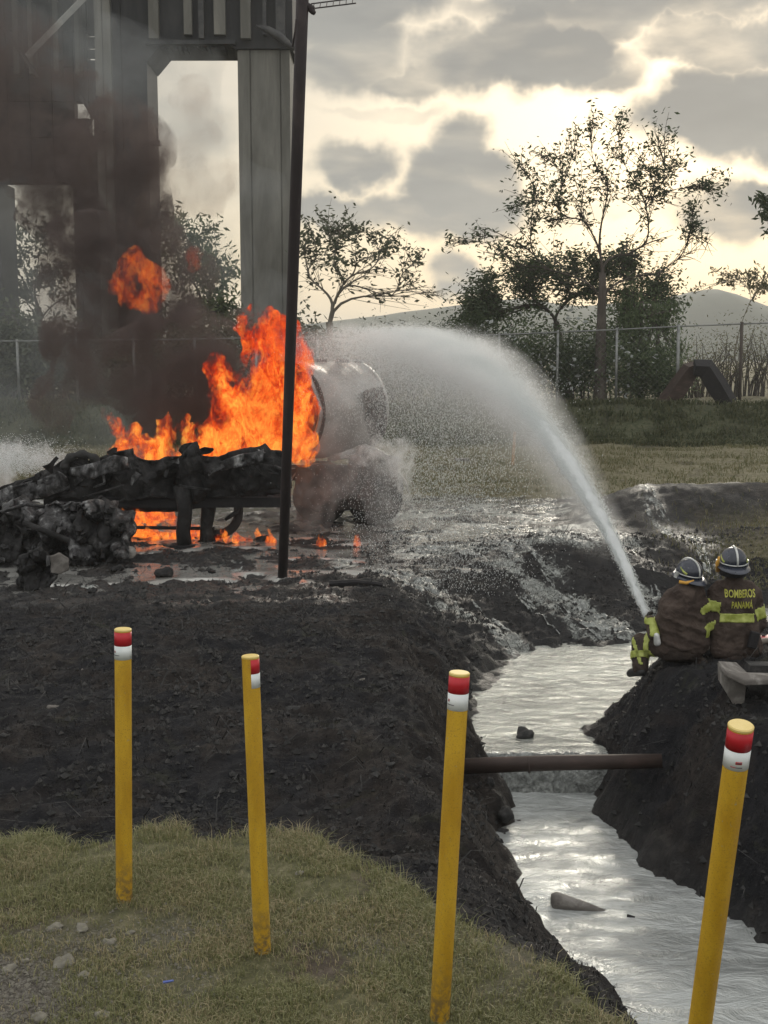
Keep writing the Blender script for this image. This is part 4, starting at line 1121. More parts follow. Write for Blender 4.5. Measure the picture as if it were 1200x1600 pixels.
o = MB().box((-.2, -.12, -.02), (.2, .12, .07), Matrix.Rotation(.2, 3, 'Z'), (P(722, 732, 34).x, 34, gz(P(722, 732, 34).x, 34))).build('pale_block', M['block'])
bevel(o, .03); tag(o, 'small pale block lying in the field grass', 'block')

# ================================================================== POSTS
def marker_post(b, t, rad, bands, label, joint=False):
    """b base point on the grass, t centre of the top"""
    o = empty('marker_post', b); tag(o, label, 'marker post', 'yellow marker posts in front of the stream')
    b = Vector(b); t = Vector(t); ax = (t - b).normalized(); L = (t - b).length
    q = ax.to_track_quat('Z', 'Y').to_matrix()
    pts = [b - ax * .15, b + ax * L * .3, b + ax * L * .6, b + ax * (L - .012)]
    s = MB().tube(pts, rad, 28).build('shaft', M['yellow'], o); smooth_edges(s, 40)
    cp = MB().tube([b + ax * (L - .0115), b + ax * (L - .004), b + ax * L], [rad * 1.02, rad * 1.03, rad * .93], 28).build('cap', M['yellow_top'], o); smooth_edges(cp, 40)
    if joint:
        MB().tube([b + ax * L * .46, b + ax * (L * .46 + .008)], rad * 1.03, 28, cap=False).build('coupling_seam', M['yellow'], o, True)
    def band(z0, z1, a0, a1, mat, name, r=rad * 1.012):
        n = 20 if a1 - a0 < 6 else 32; full = a1 - a0 > 6.2
        m_ = MB(); V = []
        for z in (z0, z1):
            for rr in (r, r + .0006):
                for i in range(n + 1):
                    an = a0 + (a1 - a0) * i / n
                    V.append(b + ax * (L - z) + q @ Vector((math.cos(an) * rr, math.sin(an) * rr, 0)))
        N = n + 1; f = []
        for i in range(n):
            f += [(i + N, i + N + 1, i + 3 * N + 1, i + 3 * N), (i, i + 2 * N, i + 2 * N + 1, i + 1), (i, i + 1, i + N + 1, i + N), (i + 2 * N, i + 3 * N, i + 3 * N + 1, i + 2 * N + 1)]
        m_.add(V, f); return m_.build(name, mat, o, True)
    ya = math.atan2(*(q.transposed() @ Vector((0, -1, 0))).yx)   # direction facing the viewer in the post's frame
    a0, a1, mark = bands
    s_ = rad / .045
    band(.016, .016 + .075 * s_, ya + a0, ya + a1, M['red_band'], 'red_band')
    band(.0165 + .075 * s_, .0165 + .15 * s_, ya + a0, ya + a1, M['white_band'], 'white_band')
    if mark:
        c, w, up_ = mark
        zc = .0165 + .075 * s_
        band(zc + up_ * s_, zc + (up_ + .011) * s_, ya + c, ya + c + w, M['ink_red'], 'printed_emblem', rad * 1.03)
        band(zc + (up_ + .003) * s_, zc + (up_ + .006) * s_, ya + c + w * .15, ya + c + w * .95, M['ink'], 'printed_emblem', rad * 1.045)
        n = 14; a = ya + c - (.1 if w < .35 else .35)
        for k in range(n):
            ww = R.uniform(.035, .06)
            band(zc + (up_ + .022) * s_, zc + (up_ + .0255) * s_, a, a + ww, M['ink_red'] if k < 6 and w > .35 else M['ink'], 'printed_letter', rad * 1.03); a += ww + .018
    return o
def pz_g(px, py):
    p = PZ(px, py, .57)
    for _ in range(4): p = PZ(px, py, gz(p.x, p.y) + .02)
    return p
b = pz_g(194, 1402); t = P(192, 982, b.y + .02)
marker_post(b, t, .0455, (-3.1416, 3.1416, (-1.05, .25, .026)), 'leftmost yellow post, upright, with full red and white bands')
b = pz_g(410, 1482); t = P(391, 1024, b.y + .05)
marker_post(b, t, .0435, (.12, 1.9, None), 'yellow post whose red and white sticker shows only at its right side', True)
b = pz_g(687, 1588); t = P(718, 1050, b.y + .02)
marker_post(b, t, .0455, (-3.1416, 3.1416, (-1.2, .22, .026)), 'yellow post in front of the rusty pipe end, leaning slightly right')
b = P(1077, 1632, 4.75); t = P(1158, 1132, 4.35)
b.z -= .35; d_ = (t - b).normalized()
marker_post(b, t, .0465, (-3.1416, 3.1416, (-.35, .5, .036)), 'rightmost and nearest yellow post, leaning right over the stream')

# ================================================================== PIPE, BLOCK, STONES, DEBRIS
pa = P(700, 1198, 10.7); pb_ = P(1034, 1189, 10.45); 
o = empty('rusty_pipe', pa); tag(o, 'dark rusty pipe laid across the stream from bank to bank', 'pipe')
MB().tube([pa, pa.lerp(pb_, .5) + Vector((0, 0, .01)), pb_], [.072, .07, .064], 20).build('pipe_wall', M['rust'], o, True)
MB().tube([pa.lerp(pb_, .38), pa.lerp(pb_, .39)], .078, 20).build('pipe_collar', M['rust'], o, True)
def stone(name, px, py, w, label, z=None, mat='stone', squash=.38, group=None, cat='stone', d=None, seed=None, asp=.8):
    p = PZ(px, py, .57 if z is None else z)
    if d is not None: p = P(px, py, d)
    if z is None and d is None:
        for _ in range(5): p = PZ(px, py, gz(p.x, p.y))
    r = w / (F / p.y) / 2
    bm = bmesh.new(); bmesh.ops.create_icosphere(bm, subdivisions=3, radius=r)
    me = bpy.data.meshes.new(name); bm.to_mesh(me); bm.free()
    for v in me.vertices: v.co = Vector((v.co.x, v.co.y * asp, v.co.z * squash))
    displace_mesh(me, r * .45, 0.9 / r, seed if seed is not None else R.uniform(0, 90), 3)
    for v in me.vertices:   # split faces
        pass
    me.materials.append(M[mat]); me.shade_flat() if w < 12 else me.shade_smooth()
    o = bpy.data.objects.new(name, me); C.objects.link(o)
    o.location = (p.x, p.y, p.z + r * squash * .2); o.rotation_euler = (R.uniform(-.2, .2), R.uniform(-.2, .2), R.uniform(0, 6))
    tag(o, label, cat, group); return o
for px, py, w, lb in [(86, 1450, 34, 'leftmost pale rounded stone right of the gravel below the first post'), (129, 1452, 34, 'pale rounded stone in the middle of the row below the first post'), (172, 1474, 34, 'flat pale stone lowest of the row below the first post'),
                      (203, 1458, 20, 'small pale stone just below the first post'), (100, 1506, 50, 'long flat pale stone in the bare soil'), (132, 1524, 24, 'small pale stone beside the long flat one'), (38, 1502, 22, 'brownish stone at the edge of the gravel'),
                      (468, 1365, 20, 'pale stone in the grass right of the second post'), (62, 1590, 40, 'grey stone at the bottom edge in the gravel'), (15, 1515, 30, 'brownish stone at the left edge in the gravel'), (160, 1588, 36, 'dark grey stone at the bottom edge left of centre')]:
    stone('stone', px, py, w * .8, lb, group='stones in the grass')
for px, py, w, lb in [(84, 1106, 20, 'pale stone on the black soil left of the first post'), (8, 1150, 16, 'small stone on the black soil at the left edge'), (463, 1112, 32, 'flat stone on the black bank right of the second post'), (457, 1216, 24, 'slanting stone low on the black bank'),
                      (307, 1266, 12, 'tiny stone near the foot of the black slope'), (484, 1016, 18, 'stone on the burnt crest above the second post'), (436, 1200, 12, 'tiny stone left of the slanting one'), (610, 1194, 20, 'brown stone on the bare brown bank'),
                      (130, 1048, 10, 'tiny pale stone left of the white band of the first post'), (672, 1155, 26, 'flat stone on the bank left of the third post'), (566, 1062, 10, 'tiny pale stone on the brown crest')]:
    stone('stone', px, py, w, lb, mat='block' if 'pale' in lb else 'stone_dark', group='stones on the burnt bank')
for px, py, w, lb in [(775, 1252, 26, 'dark stone at the water edge below the pipe'), (790, 1275, 30, 'dark wet stone at the left shore'), (785, 1305, 22, 'brown stone at the left shore above the ripples'), (765, 1225, 18, 'small dark stone under the left pipe end')]:
    stone('stone', px, py, w, lb, mat='stone_dark', group='stones along the left shore', squash=.8)
stone('rock', 820, 1150, 32, 'small black rock sticking out of the upper pool', z=UP_Z, mat='stone_dark', squash=.6)
stone('rock', 452, 1116, 6, 'tiny chip beside the flat stone', mat='stone_dark')
# right bank stones
for px, py, w, lb in [(1068, 1195, 34, 'long stone half buried right of the pipe end'), (1045, 1250, 18, 'small stone low on the right black bank'), (1012, 1163, 14, 'tiny stone above the pipe end')]:
    stone('stone', px, py, w, lb, mat='stone_dark', group='stones on the right bank', squash=.35)
# pale broken cone/pipe in the stream
c0 = PZ(868, 1408, LOW_Z + .03); c1 = PZ(960, 1430, LOW_Z - .03)
m_ = MB(); dd_ = c1 - c0
m_.tube([c0 + Vector((-.03, 0, .0)), c0, c0.lerp(c1, .5), c1], [.055, .075, .05, .012], 16)
o = m_.build('pale_cone', M['block'], None, True); tag(o, 'pale tapered cone lying half sunk in the stream', 'cone')
o = MB().tube([PZ(980, 1432, LOW_Z), PZ(992, 1434, LOW_Z)], [.02, .012], 6).build('floating_twig', M['soot']); tag(o, 'dark twig floating beside the pale cone', 'twig')
p = pz_g(262, 1538); o = MB().tube([p + Vector((-.02, 0, .01)), p + Vector((.03, -.01, .025))], [.008, .005], 5).build('plastic_scrap', M['blue']); tag(o, 'tiny blue plastic scrap in the grass', 'scrap')
# charred timber on the crest
p0, p1 = PZ(515, 915, .4), PZ(598, 948, .1)
p0.z = gz(p0.x, p0.y) + .03; p1.z = gz(p1.x, p1.y) + .06
o = MB().tube([p0, p0.lerp(p1, .5) + Vector((0, 0, .03)), p1], [.05, .045, .035], 7).build('charred_timber', M['soot']); tag(o, 'charred timber lying on the crest right of the pole', 'timber')

# broken concrete block (trough end) on the right bank
bo = empty('concrete_block', P(1150, 1080, 10.2)); tag(bo, 'broken concrete channel block on the black bank at the right edge', 'concrete block')
def poly_block(name, front, thick, mat, d):
    q = [P(a, b_, d) for a, b_ in front]; n = len(q)
    V = q + [v + Vector((thick[0], thick[1], thick[2])) for v in q]
    f = [tuple(range(n)), tuple(reversed(range(n, 2 * n)))] + [(i, n + i, n + (i + 1) % n, (i + 1) % n) for i in range(n)]
    o_ = mesh_obj(name, V, f, mat, bo, False); bevel(o_, .012, 2); return o_
poly_block('leg', [(1126, 1042), (1140, 1052), (1163, 1064), (1166, 1075), (1161, 1118), (1152, 1112), (1138, 1088), (1127, 1070)], (.02, .18, 0), M['block'], 10.2)
tp = [P(1122, 1032, 10.25), P(1134, 1048, 10.05), P(1164, 1063, 9.95), P(1235, 1060, 9.95), P(1235, 1052, 10.3), P(1168, 1050, 10.4), P(1150, 1034, 10.75)]
V = tp + [v + Vector((0, 0, -.05)) for v in tp]; n = len(tp)
o_ = mesh_obj('lip', V, [tuple(range(n)), tuple(reversed(range(n, 2 * n)))] + [(i, n + i, n + (i + 1) % n, (i + 1) % n) for i in range(n)], M['block'], bo, False); bevel(o_, .012, 2)
MB().box((P(1170, 1050, 10.45).x, 10.4, P(1170, 1092, 10.4).z), (P(1260, 1050, 10.45).x, 10.55, P(1170, 1040, 10.4).z)).build('side_wall', M['stone_dark'], bo)
# red container at the right edge
rc = P(1216, 1012, 12.6)
o = empty('red_container', rc); tag(o, 'red container partly cut off by the right edge beyond the firefighters', 'container')
q_ = MB().box((-.22, -.15, -.35), (.25, .15, .12), Matrix.Rotation(.2, 3, 'Z'), rc).build('body', M['red_plastic'], o); bevel(q_, .04, 3)
q_ = MB().tube([rc + Vector((0, 0, .115)), rc + Vector((0, 0, .16))], .05, 12).build('lid', M['soot'], o)

# ================================================================== WRECK
def crumple(name, outline, d0, mat, parent, amp=.18, dep=.25, nu=44, nv=20, seed=0.0, thick=.02, tilt=0.0, freq=1.6):
    """torn sheet between an upper and a lower pixel line, crushed in depth"""
    (up, lo) = outline
    ux = np.array([p[0] for p in up], float); uy = np.array([p[1] for p in up], float)
    lx = np.array([p[0] for p in lo], float); ly = np.array([p[1] for p in lo], float)
    x0, x1 = max(ux[0], lx[0]), min(ux[-1], lx[-1])
    V = []
    for j in range(nv):
        t = j / (nv - 1)
        for i in range(nu):
            px = x0 + (x1 - x0) * i / (nu - 1)
            a = np.interp(px, ux, uy); b = np.interp(px, lx, ly)
            p = P(px, a + (b - a) * t, d0 + tilt * t)
            q = Vector((p.x * freq * 1.15, p.z * freq * 1.0, seed))
            f1 = mnoise.fractal(q, .9, 2.1, 5); f2 = mnoise.ridged_multi_fractal(q * 1.3, 1, 2.1, 4, 1, 2) - 1.0
            p.y += dep * f1 * 1.6 - dep * .5 * f2
            p.x += amp * .5 * mnoise.fractal(q + Vector((9, 3, 5)), .9, 2.1, 4)
            p.z += amp * .5 * mnoise.fractal(q + Vector((2, 8, 7)), .9, 2.1, 4)
            V.append(p)
    f = [(j * nu + i, j * nu + i + 1, (j + 1) * nu + i + 1, (j + 1) * nu + i) for j in range(nv - 1) for i in range(nu - 1)]
    o = mesh_obj(name, V, f, mat, parent, True)
    s = o.modifiers.new('t', 'SOLIDIFY'); s.thickness = thick
    smooth_edges(o, 55)
    return o
WD = 21.0
tr = empty('burnt_trailer', PZ(250, 850, .4)); tag(tr, 'burnt-out trailer frame of charred mangled metal under the flames', 'trailer')
up1 = [(-40, 776), (0, 762), (40, 748), (80, 732), (105, 716), (130, 722), (150, 716), (172, 712), (180, 706), (205, 700), (210, 712), (228, 722), (250, 718), (262, 712), (280, 712), (296, 696), (306, 692), (314, 700), (318, 714), (340, 716), (360, 708), (385, 704), (402, 702), (412, 698), (425, 706), (440, 704), (446, 716)]
lo1 = [(-40, 800), (0, 792), (60, 780), (120, 778), (180, 782), (240, 776), (300, 786), (340, 776), (380, 772), (420, 764), (446, 758)]
crumple('charred_side', (up1, lo1), WD, M['char'], tr, .10, .22, 130, 22, 3.3)
crumple('charred_side', ([(90, 742), (150, 730), (250, 735), (330, 728), (440, 722)], [(90, 790), (200, 800), (330, 795), (440, 770)]), WD + .6, M['soot'], tr, .1, .15, 60, 14, 9.1)
crumple('ashy_fold', ([(-40, 786), (0, 768), (50, 750), (90, 736), (105, 744)], [(-40, 806), (0, 796), (60, 776), (105, 766)]), WD - .35, M['ash'], tr, .12, .16, 40, 14, 5.5)
crumple('ashy_fold', ([(110, 728), (150, 722), (180, 714), (200, 716)], [(110, 740), (150, 746), (180, 740), (200, 734)]), WD - .3, M['ash'], tr, .08, .12, 34, 10, 7.5)
crumple('torn_flap', ([(280, 716), (296, 698), (308, 690), (316, 712)], [(280, 746), (296, 740), (308, 738), (316, 744)]), WD - .3, M['char'], tr, .05, .12, 24, 16, 1.5)
crumple('torn_flap', ([(342, 720), (372, 709), (400, 704), (412, 700)], [(342, 734), (372, 728), (400, 722), (412, 718)]), WD - .25, M['ash'], tr, .06, .1, 30, 10, 2.5)
crumple('torn_flap', ([(406, 722), (430, 728), (442, 742)], [(406, 740), (430, 758), (442, 768)]), WD - .2, M['char'], tr, .06, .08, 18, 10, 4.5)
# bent hoop at the left: burnt tyre carcass
hp = [P(128 + 27 * math.cos(a), 730 - 20 * math.sin(a), WD - .2) for a in np.linspace(-.2, math.pi + .2, 18)]
MB().tube(hp, [.07 + .02 * math.sin(i * 1.7) for i in range(18)], 9).build('tyre_hoop', M['rubber'], tr, True)
# frame rails, cross members, landing legs
for yy in (WD + .1, WD + 1.6):
    MB().box((P(60, 560, yy).x, yy, P(60, 780, WD).z - .16), (P(452, 560, yy).x, yy + .12, P(60, 780, WD).z + .02)).build('frame_rail', M['soot'], tr)
for k in range(8):
    px = 90 + k * 46
    MB().box((P(px, 560, WD).x, WD + .23, P(px, 780, WD).z - .08), (P(px, 560, WD).x + .1, WD + 1.6, P(px, 780, WD).z + .02)).build('cross_member', M['soot'], tr)
gl = .36
for k in range(34):
    px = R.uniform(-10, 440); py = float(np.interp(px, [p[0] for p in up1], [p[1] for p in up1])) + R.uniform(-2, 26)
    a = P(px, py, WD - .32 + R.uniform(0, .3)); L_ = R.uniform(.12, .34); dr_ = Vector((R.uniform(-1, 1), R.uniform(-.4, .1), R.uniform(-.9, .7))).normalized()
    sd_ = Vector((dr_.z, .3, -dr_.x)).normalized() * R.uniform(.03, .09); ph = R.uniform(0, 6)
    V = []
    for i in range(7):
        t_ = i / 6; c_ = a + dr_ * L_ * t_ + Vector((0, .03 * math.sin(ph + t_ * 5), .025 * math.cos(ph + t_ * 4)))
        sw = sd_ * (1 - .75 * t_) * (1 + .3 * math.sin(ph * 3 + i))
        V += [c_ - sw, c_ + Vector((0, .012, 0)), c_ + sw]
    f_ = [(i * 3 + j, i * 3 + j + 1, (i + 1) * 3 + j + 1, (i + 1) * 3 + j) for i in range(6) for j in range(2)]
    q_ = mesh_obj('torn_strip', V, f_, M['ash'] if k % 3 == 0 else M['char'], tr, False); sd2 = q_.modifiers.new('t', 'SOLIDIFY'); sd2.thickness = .012
for (px, w, d) in [(281, .20, WD - .05), (320, .22, WD + .3)]:
    x_ = P(px, 560, d).x
    lg = MB(); lg.tube([(x_, d, P(px, 760, d).z), (x_ + .02, d, .95), (x_ - .02, d, gl + .25), (x_, d, gl - .05)], [w * .8, w * .62, w * .6, w * .68], 8)
    displace_mesh(lg.build('landing_leg', M['char'], tr, True).data, .05, 4)
    MB().box((x_ - .22, d - .16, gl - .05), (x_ + .22, d + .16, gl + .03)).build('landing_foot', M['soot'], tr)
MB().tube([P(205, 824, WD + .4), P(335, 826, WD + .4)], .035, 6).build('cross_tube', M['soot'], tr)
# axle with burnt-out wheel at right and a drooping hoop
wc = P(338, 800, WD + .5)
ring = [wc + Vector((math.cos(a) * .40, 0, math.sin(a) * .40)) for a in np.linspace(-1.9, 1.5, 16)]
MB().tube(ring, .085, 8).build('tyre_hoop', M['rubber'], tr, True)
MB().tube([P(372, 772, WD + .2), P(370, 800, WD + .2), P(352, 812, WD + .2)], [.07, .05, .03], 6).build('bent_bracket', M['char'], tr, True)
for k in range(14):
    px = R.uniform(10, 430); a = P(px, R.uniform(720, 770), WD - .3 + R.uniform(0, .5))
    MB().tube([a, a + Vector((R.uniform(-.3, .3), R.uniform(-.2, .2), R.uniform(-.25, .05))), a + Vector((R.uniform(-.6, .6), R.uniform(-.3, .3), R.uniform(-.4, .12)))], [.03, .024, .014], 5).build('twisted_rod', M['char'] if k % 3 else M['ash'], tr, True)

# crushed cab / engine heap at the left, nearer
CD = 19.3
cb = empty('crushed_cab', PZ(100, 880, .4)); tag(cb, 'crushed burnt cab heap of ashy grey metal at the left edge', 'wreckage')
crumple('cab_shell', ([(-60, 800), (0, 790), (30, 782), (60, 790), (110, 786), (150, 778), (180, 790), (196, 806), (206, 826)], [(-60, 880), (0, 884), (50, 888), (110, 884), (160, 880), (206, 862)]), CD, M['ash'], cb, .22, .4, 96, 44, 13.0, .03, -.5, 2.4)
crumple('cab_shell', ([(40, 792), (100, 784), (160, 790), (200, 806)], [(40, 860), (100, 880), (160, 886), (200, 868)]), CD + .5, M['soot'], cb, .2, .3, 50, 26, 17.0, .03)
crumple('bonnet_sheet', ([(120, 790), (150, 780), (178, 788), (188, 806)], [(120, 880), (150, 884), (176, 880), (188, 860)]), CD - .3, M['char'], cb, .16, .25, 36, 30, 23.0, .025, -.2, 2.6)
crumple('door_sheet', ([(-60, 806), (0, 796), (20, 800), (34, 830)], [(-60, 876), (0, 882), (20, 878), (34, 870)]), CD - .5, M['char'], cb, .14, .2, 30, 26, 27.0, .025)
MB().tube([P(36, 816, CD - .8), P(108, 845, CD - .75)], .045, 8).build('bent_bar', M['char'], cb, True)
MB().tube([P(2, 800, CD - .6), P(40, 788, CD - .6), P(70, 792, CD - .6)], .03, 7).build('bent_bar', M['ash'], cb, True)
wq = P(196, 826, CD + .1)
MB().tube([wq + Vector((0, -.1, 0)), wq + Vector((0, .1, 0))], .17, 16).build('hub', M['ash'], cb, True)
MB().tube([P(203, 863, CD - .6), P(203, 864, CD - .5)], [.10, .09], 14).build('round_plate', M['block'], cb, True)
for k in range(16):
    a = P(R.uniform(-20, 200), R.uniform(850, 890), CD - .75 + R.uniform(0, .4)); s_ = R.uniform(.04, .12)
    bm_ = bmesh.new(); bmesh.ops.create_icosphere(bm_, subdivisions=2, radius=s_)
    me = bpy.data.meshes.new('scrap'); bm_.to_mesh(me); bm_.free()
    for v in me.vertices: v.co = Vector((v.co.x * 1.3, v.co.y * .7, v.co.z * .55))
    displace_mesh(me, s_ * .8, 1.2 / s_, R.uniform(0, 50), 3)
    o = link_mesh('scrap_lump', me, M['char'] if k % 5 else M['ash'], cb, False); 
    o.matrix_parent_inverse = Matrix.Identity(4); o.location = a - Vector(cb.location); o.rotation_euler = (R.uniform(-.6, .6), R.uniform(-.6, .6), R.uniform(0, 6))
# fallen lump with pale plate
fl = PZ(60, 918, .4)
lo_ = empty('fallen_part', fl); tag(lo_, 'upright charred lump with a pale plate lying in the puddle at the left', 'wreckage')
crumple('charred_lump', ([(30, 872), (44, 860), (60, 856), (78, 862), (92, 876)], [(30, 912), (44, 922), (60, 924), (78, 924), (92, 900)]), fl.y, M['char'], lo_, .1, .2, 30, 26, 31.0, .05, 0, 3)
crumple('pale_plate', ([(80, 868), (94, 862), (108, 872)], [(80, 894), (94, 897), (108, 890)]), fl.y - .15, M['block'], lo_, .02, .04, 14, 12, 35.0, .02)
crumple('pale_plate', ([(74, 868), (79, 868)], [(74, 884), (79, 882)]), fl.y - .25, M['ash'], lo_, .01, .03, 8, 8, 36.0, .02)
# loose scraps on the wet ground
for k, (px, py, w, lb) in enumerate([(183, 890, 24, 'black scrap in the puddle right of the crushed cab'), (255, 898, 30, 'low flat black scrap in front of the landing leg'), (410, 842, 22, 'charred scrap beside the foot of the pole'), (330, 893, 14, 'small black scrap between scrap and pole'),
                            (40, 935, 30, 'flat dark scrap at the left in the puddle'), (388, 806, 5, 'tiny scrap under the trailer'), (145, 925, 18, 'small dark scrap in the foam below the cab'), (555, 812, 9, 'small scrap on the wet ground beneath the tanker')]):
    stone('metal_scrap', px, py, w, lb, mat='char', group='scraps around the wreck', cat='scrap', squash=.4, z=.42)
o = MB().box((-.16, -.1, 0), (.16, .1, .2), None, (PZ(476, 808, .4).x, PZ(476, 808, .4).y, .38)).build('grey_crate', M['block']); bevel(o, .02); tag(o, 'small grey block standing at the tanker foot just right of the pole', 'block')

# ================================================================== TANKER
tk = empty('tank_truck', P(540, 810, 24.6)); tag(tk, 'burning grey tanker with an open left tank end behind the dark pole', 'tanker')
R_T = .95
A_ = P(440, 655, 23.3); B_ = P(548, 655, 25.0)
axd = (B_ - A_); axd.z = 0; axd.normalize()
cz = P(520, 565, 24.2).z - R_T
A_.z = cz; B_.z = cz
side = Vector((0, 0, 1)).cross(axd).normalized()
def ringpts(c, r, n=56, rz=None):
    rz = rz or r
    return [c + side * math.cos(2 * math.pi * k / n) * r + Vector((0, 0, 1)) * math.sin(2 * math.pi * k / n) * rz for k in range(n)]
def loft(name, rings, mat, parent, capend=True, sm=True):
    V = []; f = []; n = len(rings[0])
    for r in rings: V += r
    for j in range(len(rings) - 1):
        for k in range(n): f.append((j * n + k, j * n + (k + 1) % n, (j + 1) * n + (k + 1) % n, (j + 1) * n + k))
    if capend: f.append(tuple((len(rings) - 1) * n + k for k in range(n)))
    return mesh_obj(name, V, f, mat, parent, sm)
Lt = (B_ - A_).length
rg = [ringpts(A_ + axd * (Lt * t), R_T + (.012 if i % 6 == 0 else 0)) for i, t in enumerate(np.linspace(0, 1, 25))]
sh = loft('tank_shell', rg, M['tank'], tk, capend=False)
s_ = sh.modifiers.new('t', 'SOLIDIFY'); s_.thickness = .03
co = sh.data
for v in co.vertices:
    t = (v.co - A_).dot(axd) / Lt
    w_ = max(0, 1 - t * 3.2)
    v.co += Vector((mnoise.noise(v.co * 1.4), mnoise.noise(v.co * 1.4 + Vector((5, 5, 5))), mnoise.noise(v.co * 1.7 + Vector((9, 1, 2))))) * (.10 * w_ + .012)
dome = [ringpts(B_ + axd * (.30 * math.sin(a)), R_T * math.cos(a) ** .8 + .001) for a in np.linspace(0.02, 1.5, 9)]
loft('tank_end', dome, M['tank_dark'], tk)
for t in (.05, .985):
    loft('tank_band', [ringpts(A_ + axd * (Lt * t + o_), R_T + h_) for o_, h_ in ((-.04, .0), (-.035, .03), (.035, .03), (.04, .0))], M['tank' if t > .2 else 'char'], tk, capend=False)
# torn recess on the right flank
tor = MB()
crumple('torn_skin', ([(568, 612), (580, 606), (598, 604), (604, 622)], [(568, 650), (580, 694), (598, 688), (604, 668)]), 23.9, M['tank_dark'], tk, .05, .08, 24, 30, 41.0, .02)
crumple('torn_skin', ([(512, 716), (540, 704), (570, 694), (588, 700), (612, 712)], [(512, 722), (540, 716), (570, 712), (588, 716), (612, 722)]), 23.6, M['tank'], tk, .03, .08, 30, 10, 43.0, .03)
for px in (500, 535, 565):
    p_ = P(px, 563, 24.2); MB().tube([p_ + Vector((0, 0, -.05)), p_ + Vector((0, 0, .03))], .14, 14).build('hatch', M['tank_dark'], tk, True)
# chassis, fenders and tandem wheels
gzr = .38
MB().box((P(440, 560, 24.4).x, 24.15, 1.18), (P(608, 560, 24.4).x, 24.3, 1.42)).build('chassis_rail', M['tank_dark'], tk)
MB().box((P(440, 560, 25.2).x, 25.0, 1.18), (P(608, 560, 25.2).x, 25.15, 1.42)).build('chassis_rail', M['tank_dark'], tk)
def wheel(px, d, r=.55, w=.30):
    c = Vector((P(px, 560, d).x, d, gzr + r - .03))
    ty = MB(); prof = [(-w / 2, r * .6), (-w / 2, r * .93), (-w * .36, r), (w * .36, r), (w / 2, r * .93), (w / 2, r * .6)]
    n = 26; V = []
    for k in range(n):
        a = 2 * math.pi * k / n
        for (yy, rr) in prof: V.append(c + Vector((math.cos(a) * rr, yy, math.sin(a) * rr)))
    m_ = len(prof); f = [(k * m_ + j, k * m_ + (j + 1) % m_, ((k + 1) % n) * m_ + (j + 1) % m_, ((k + 1) % n) * m_ + j) for k in range(n) for j in range(m_)]
    t_ = mesh_obj('wheel', V, f, M['rubber'], tk, False); smooth_edges(t_, 30)
    rm = MB().tube([c + Vector((0, -w * .38, 0)), c + Vector((0, -w * .2, 0)), c + Vector((0, w * .3, 0))], [r * .58, r * .4, r * .55], 20).build('rim', M['tank_dark'], None, True)
    rm.parent = t_; rm.matrix_parent_inverse = t_.matrix_basis.inverted() @ Matrix.Translation(-Vector(tk.location)) if False else Matrix.Identity(4)
    rm.matrix_parent_inverse = Matrix.Identity(4)
    for v in rm.data.vertices: pass
    return t_
for px, d in ((500, 23.9), (585, 23.7), (500, 25.6), (590, 25.6)): wheel(px, d)
for px in (500, 585):
    c = Vector((P(px, 560, 23.8).x, 23.75, gzr + .52))
    fn = []
    for a in np.linspace(.15, math.pi - .15, 14):
        fn.append([c + Vector((math.cos(a) * .66, -.25, math.sin(a) * .66)), c + Vector((math.cos(a) * .66, .3, math.sin(a) * .66)), c + Vector((math.cos(a) * .69, .3, math.sin(a) * .69)), c + Vector((math.cos(a) * .69, -.25, math.sin(a) * .69))])
    V = [v for r_ in fn for v in r_]; f = [(j * 4 + k, j * 4 + (k + 1) % 4, (j + 1) * 4 + (k + 1) % 4, (j + 1) * 4 + k) for j in range(13) for k in range(4)] + [(0, 1, 2, 3), (52, 55, 54, 53)]
    mesh_obj('mudguard', V, f, M['tank'], tk, False)
crumple('rear_box', ([(545, 712), (585, 706), (622, 712)], [(545, 790), (585, 800), (622, 796)]), 23.25, M['tank_dark'], tk, .07, .10, 30, 26, 51.0, .05)
crumple('side_skirt', ([(462, 728), (500, 724), (548, 728)], [(462, 792), (500, 800), (548, 796)]), 23.35, M['tank_dark'], tk, .06, .09, 30, 20, 55.0, .03)
for k, (px, py) in enumerate([(520, 712), (560, 708), (598, 716), (470, 730)]):
    a = P(px, py, 23.6); MB().tube([a, a + Vector((.35, .1, .12 * (k % 2) - .05))], .035, 7).build('pipework', M['tank_dark'], tk, True)
MB().box((P(470, 560, 24).x, 23.7, .72), (P(545, 560, 24).x, 24.2, 1.16)).build('side_locker', M['tank_dark'], tk)

# ================================================================== FIREFIGHTERS
def band_from(o_src, name, test, mat, parent, off=.006, sub=None):
    """strip of sheeting lifted off the cloth surface where test(vertex) holds"""
    me = o_src.data; co = [v.co.copy() for v in me.vertices]; no = [v.normal.copy() for v in me.vertices]
    fs = [p.vertices[:] for p in me.polygons if test(p.center)]
    if not fs: return None
    used = sorted({i for f in fs for i in f}); mp = {i: k for k, i in enumerate(used)}
    V = [co[i] + no[i] * off for i in used]
    o = mesh_obj(name, V, [tuple(mp[i] for i in f) for f in fs], mat, None, True)
    o.parent = parent
    sd = o.modifiers.new('t', 'SOLIDIFY'); sd.thickness = .004; sd.offset = -1
    return o
def seg_test(p, q, t0, t1, rmax):
    p, q = Vector(p), Vector(q); d = q - p; L = d.length; d /= L
    def f(c):
        w = c - p; t = w.dot(d)
        return t0 * L <= t <= t1 * L and (w - d * t).length < rmax
    return f
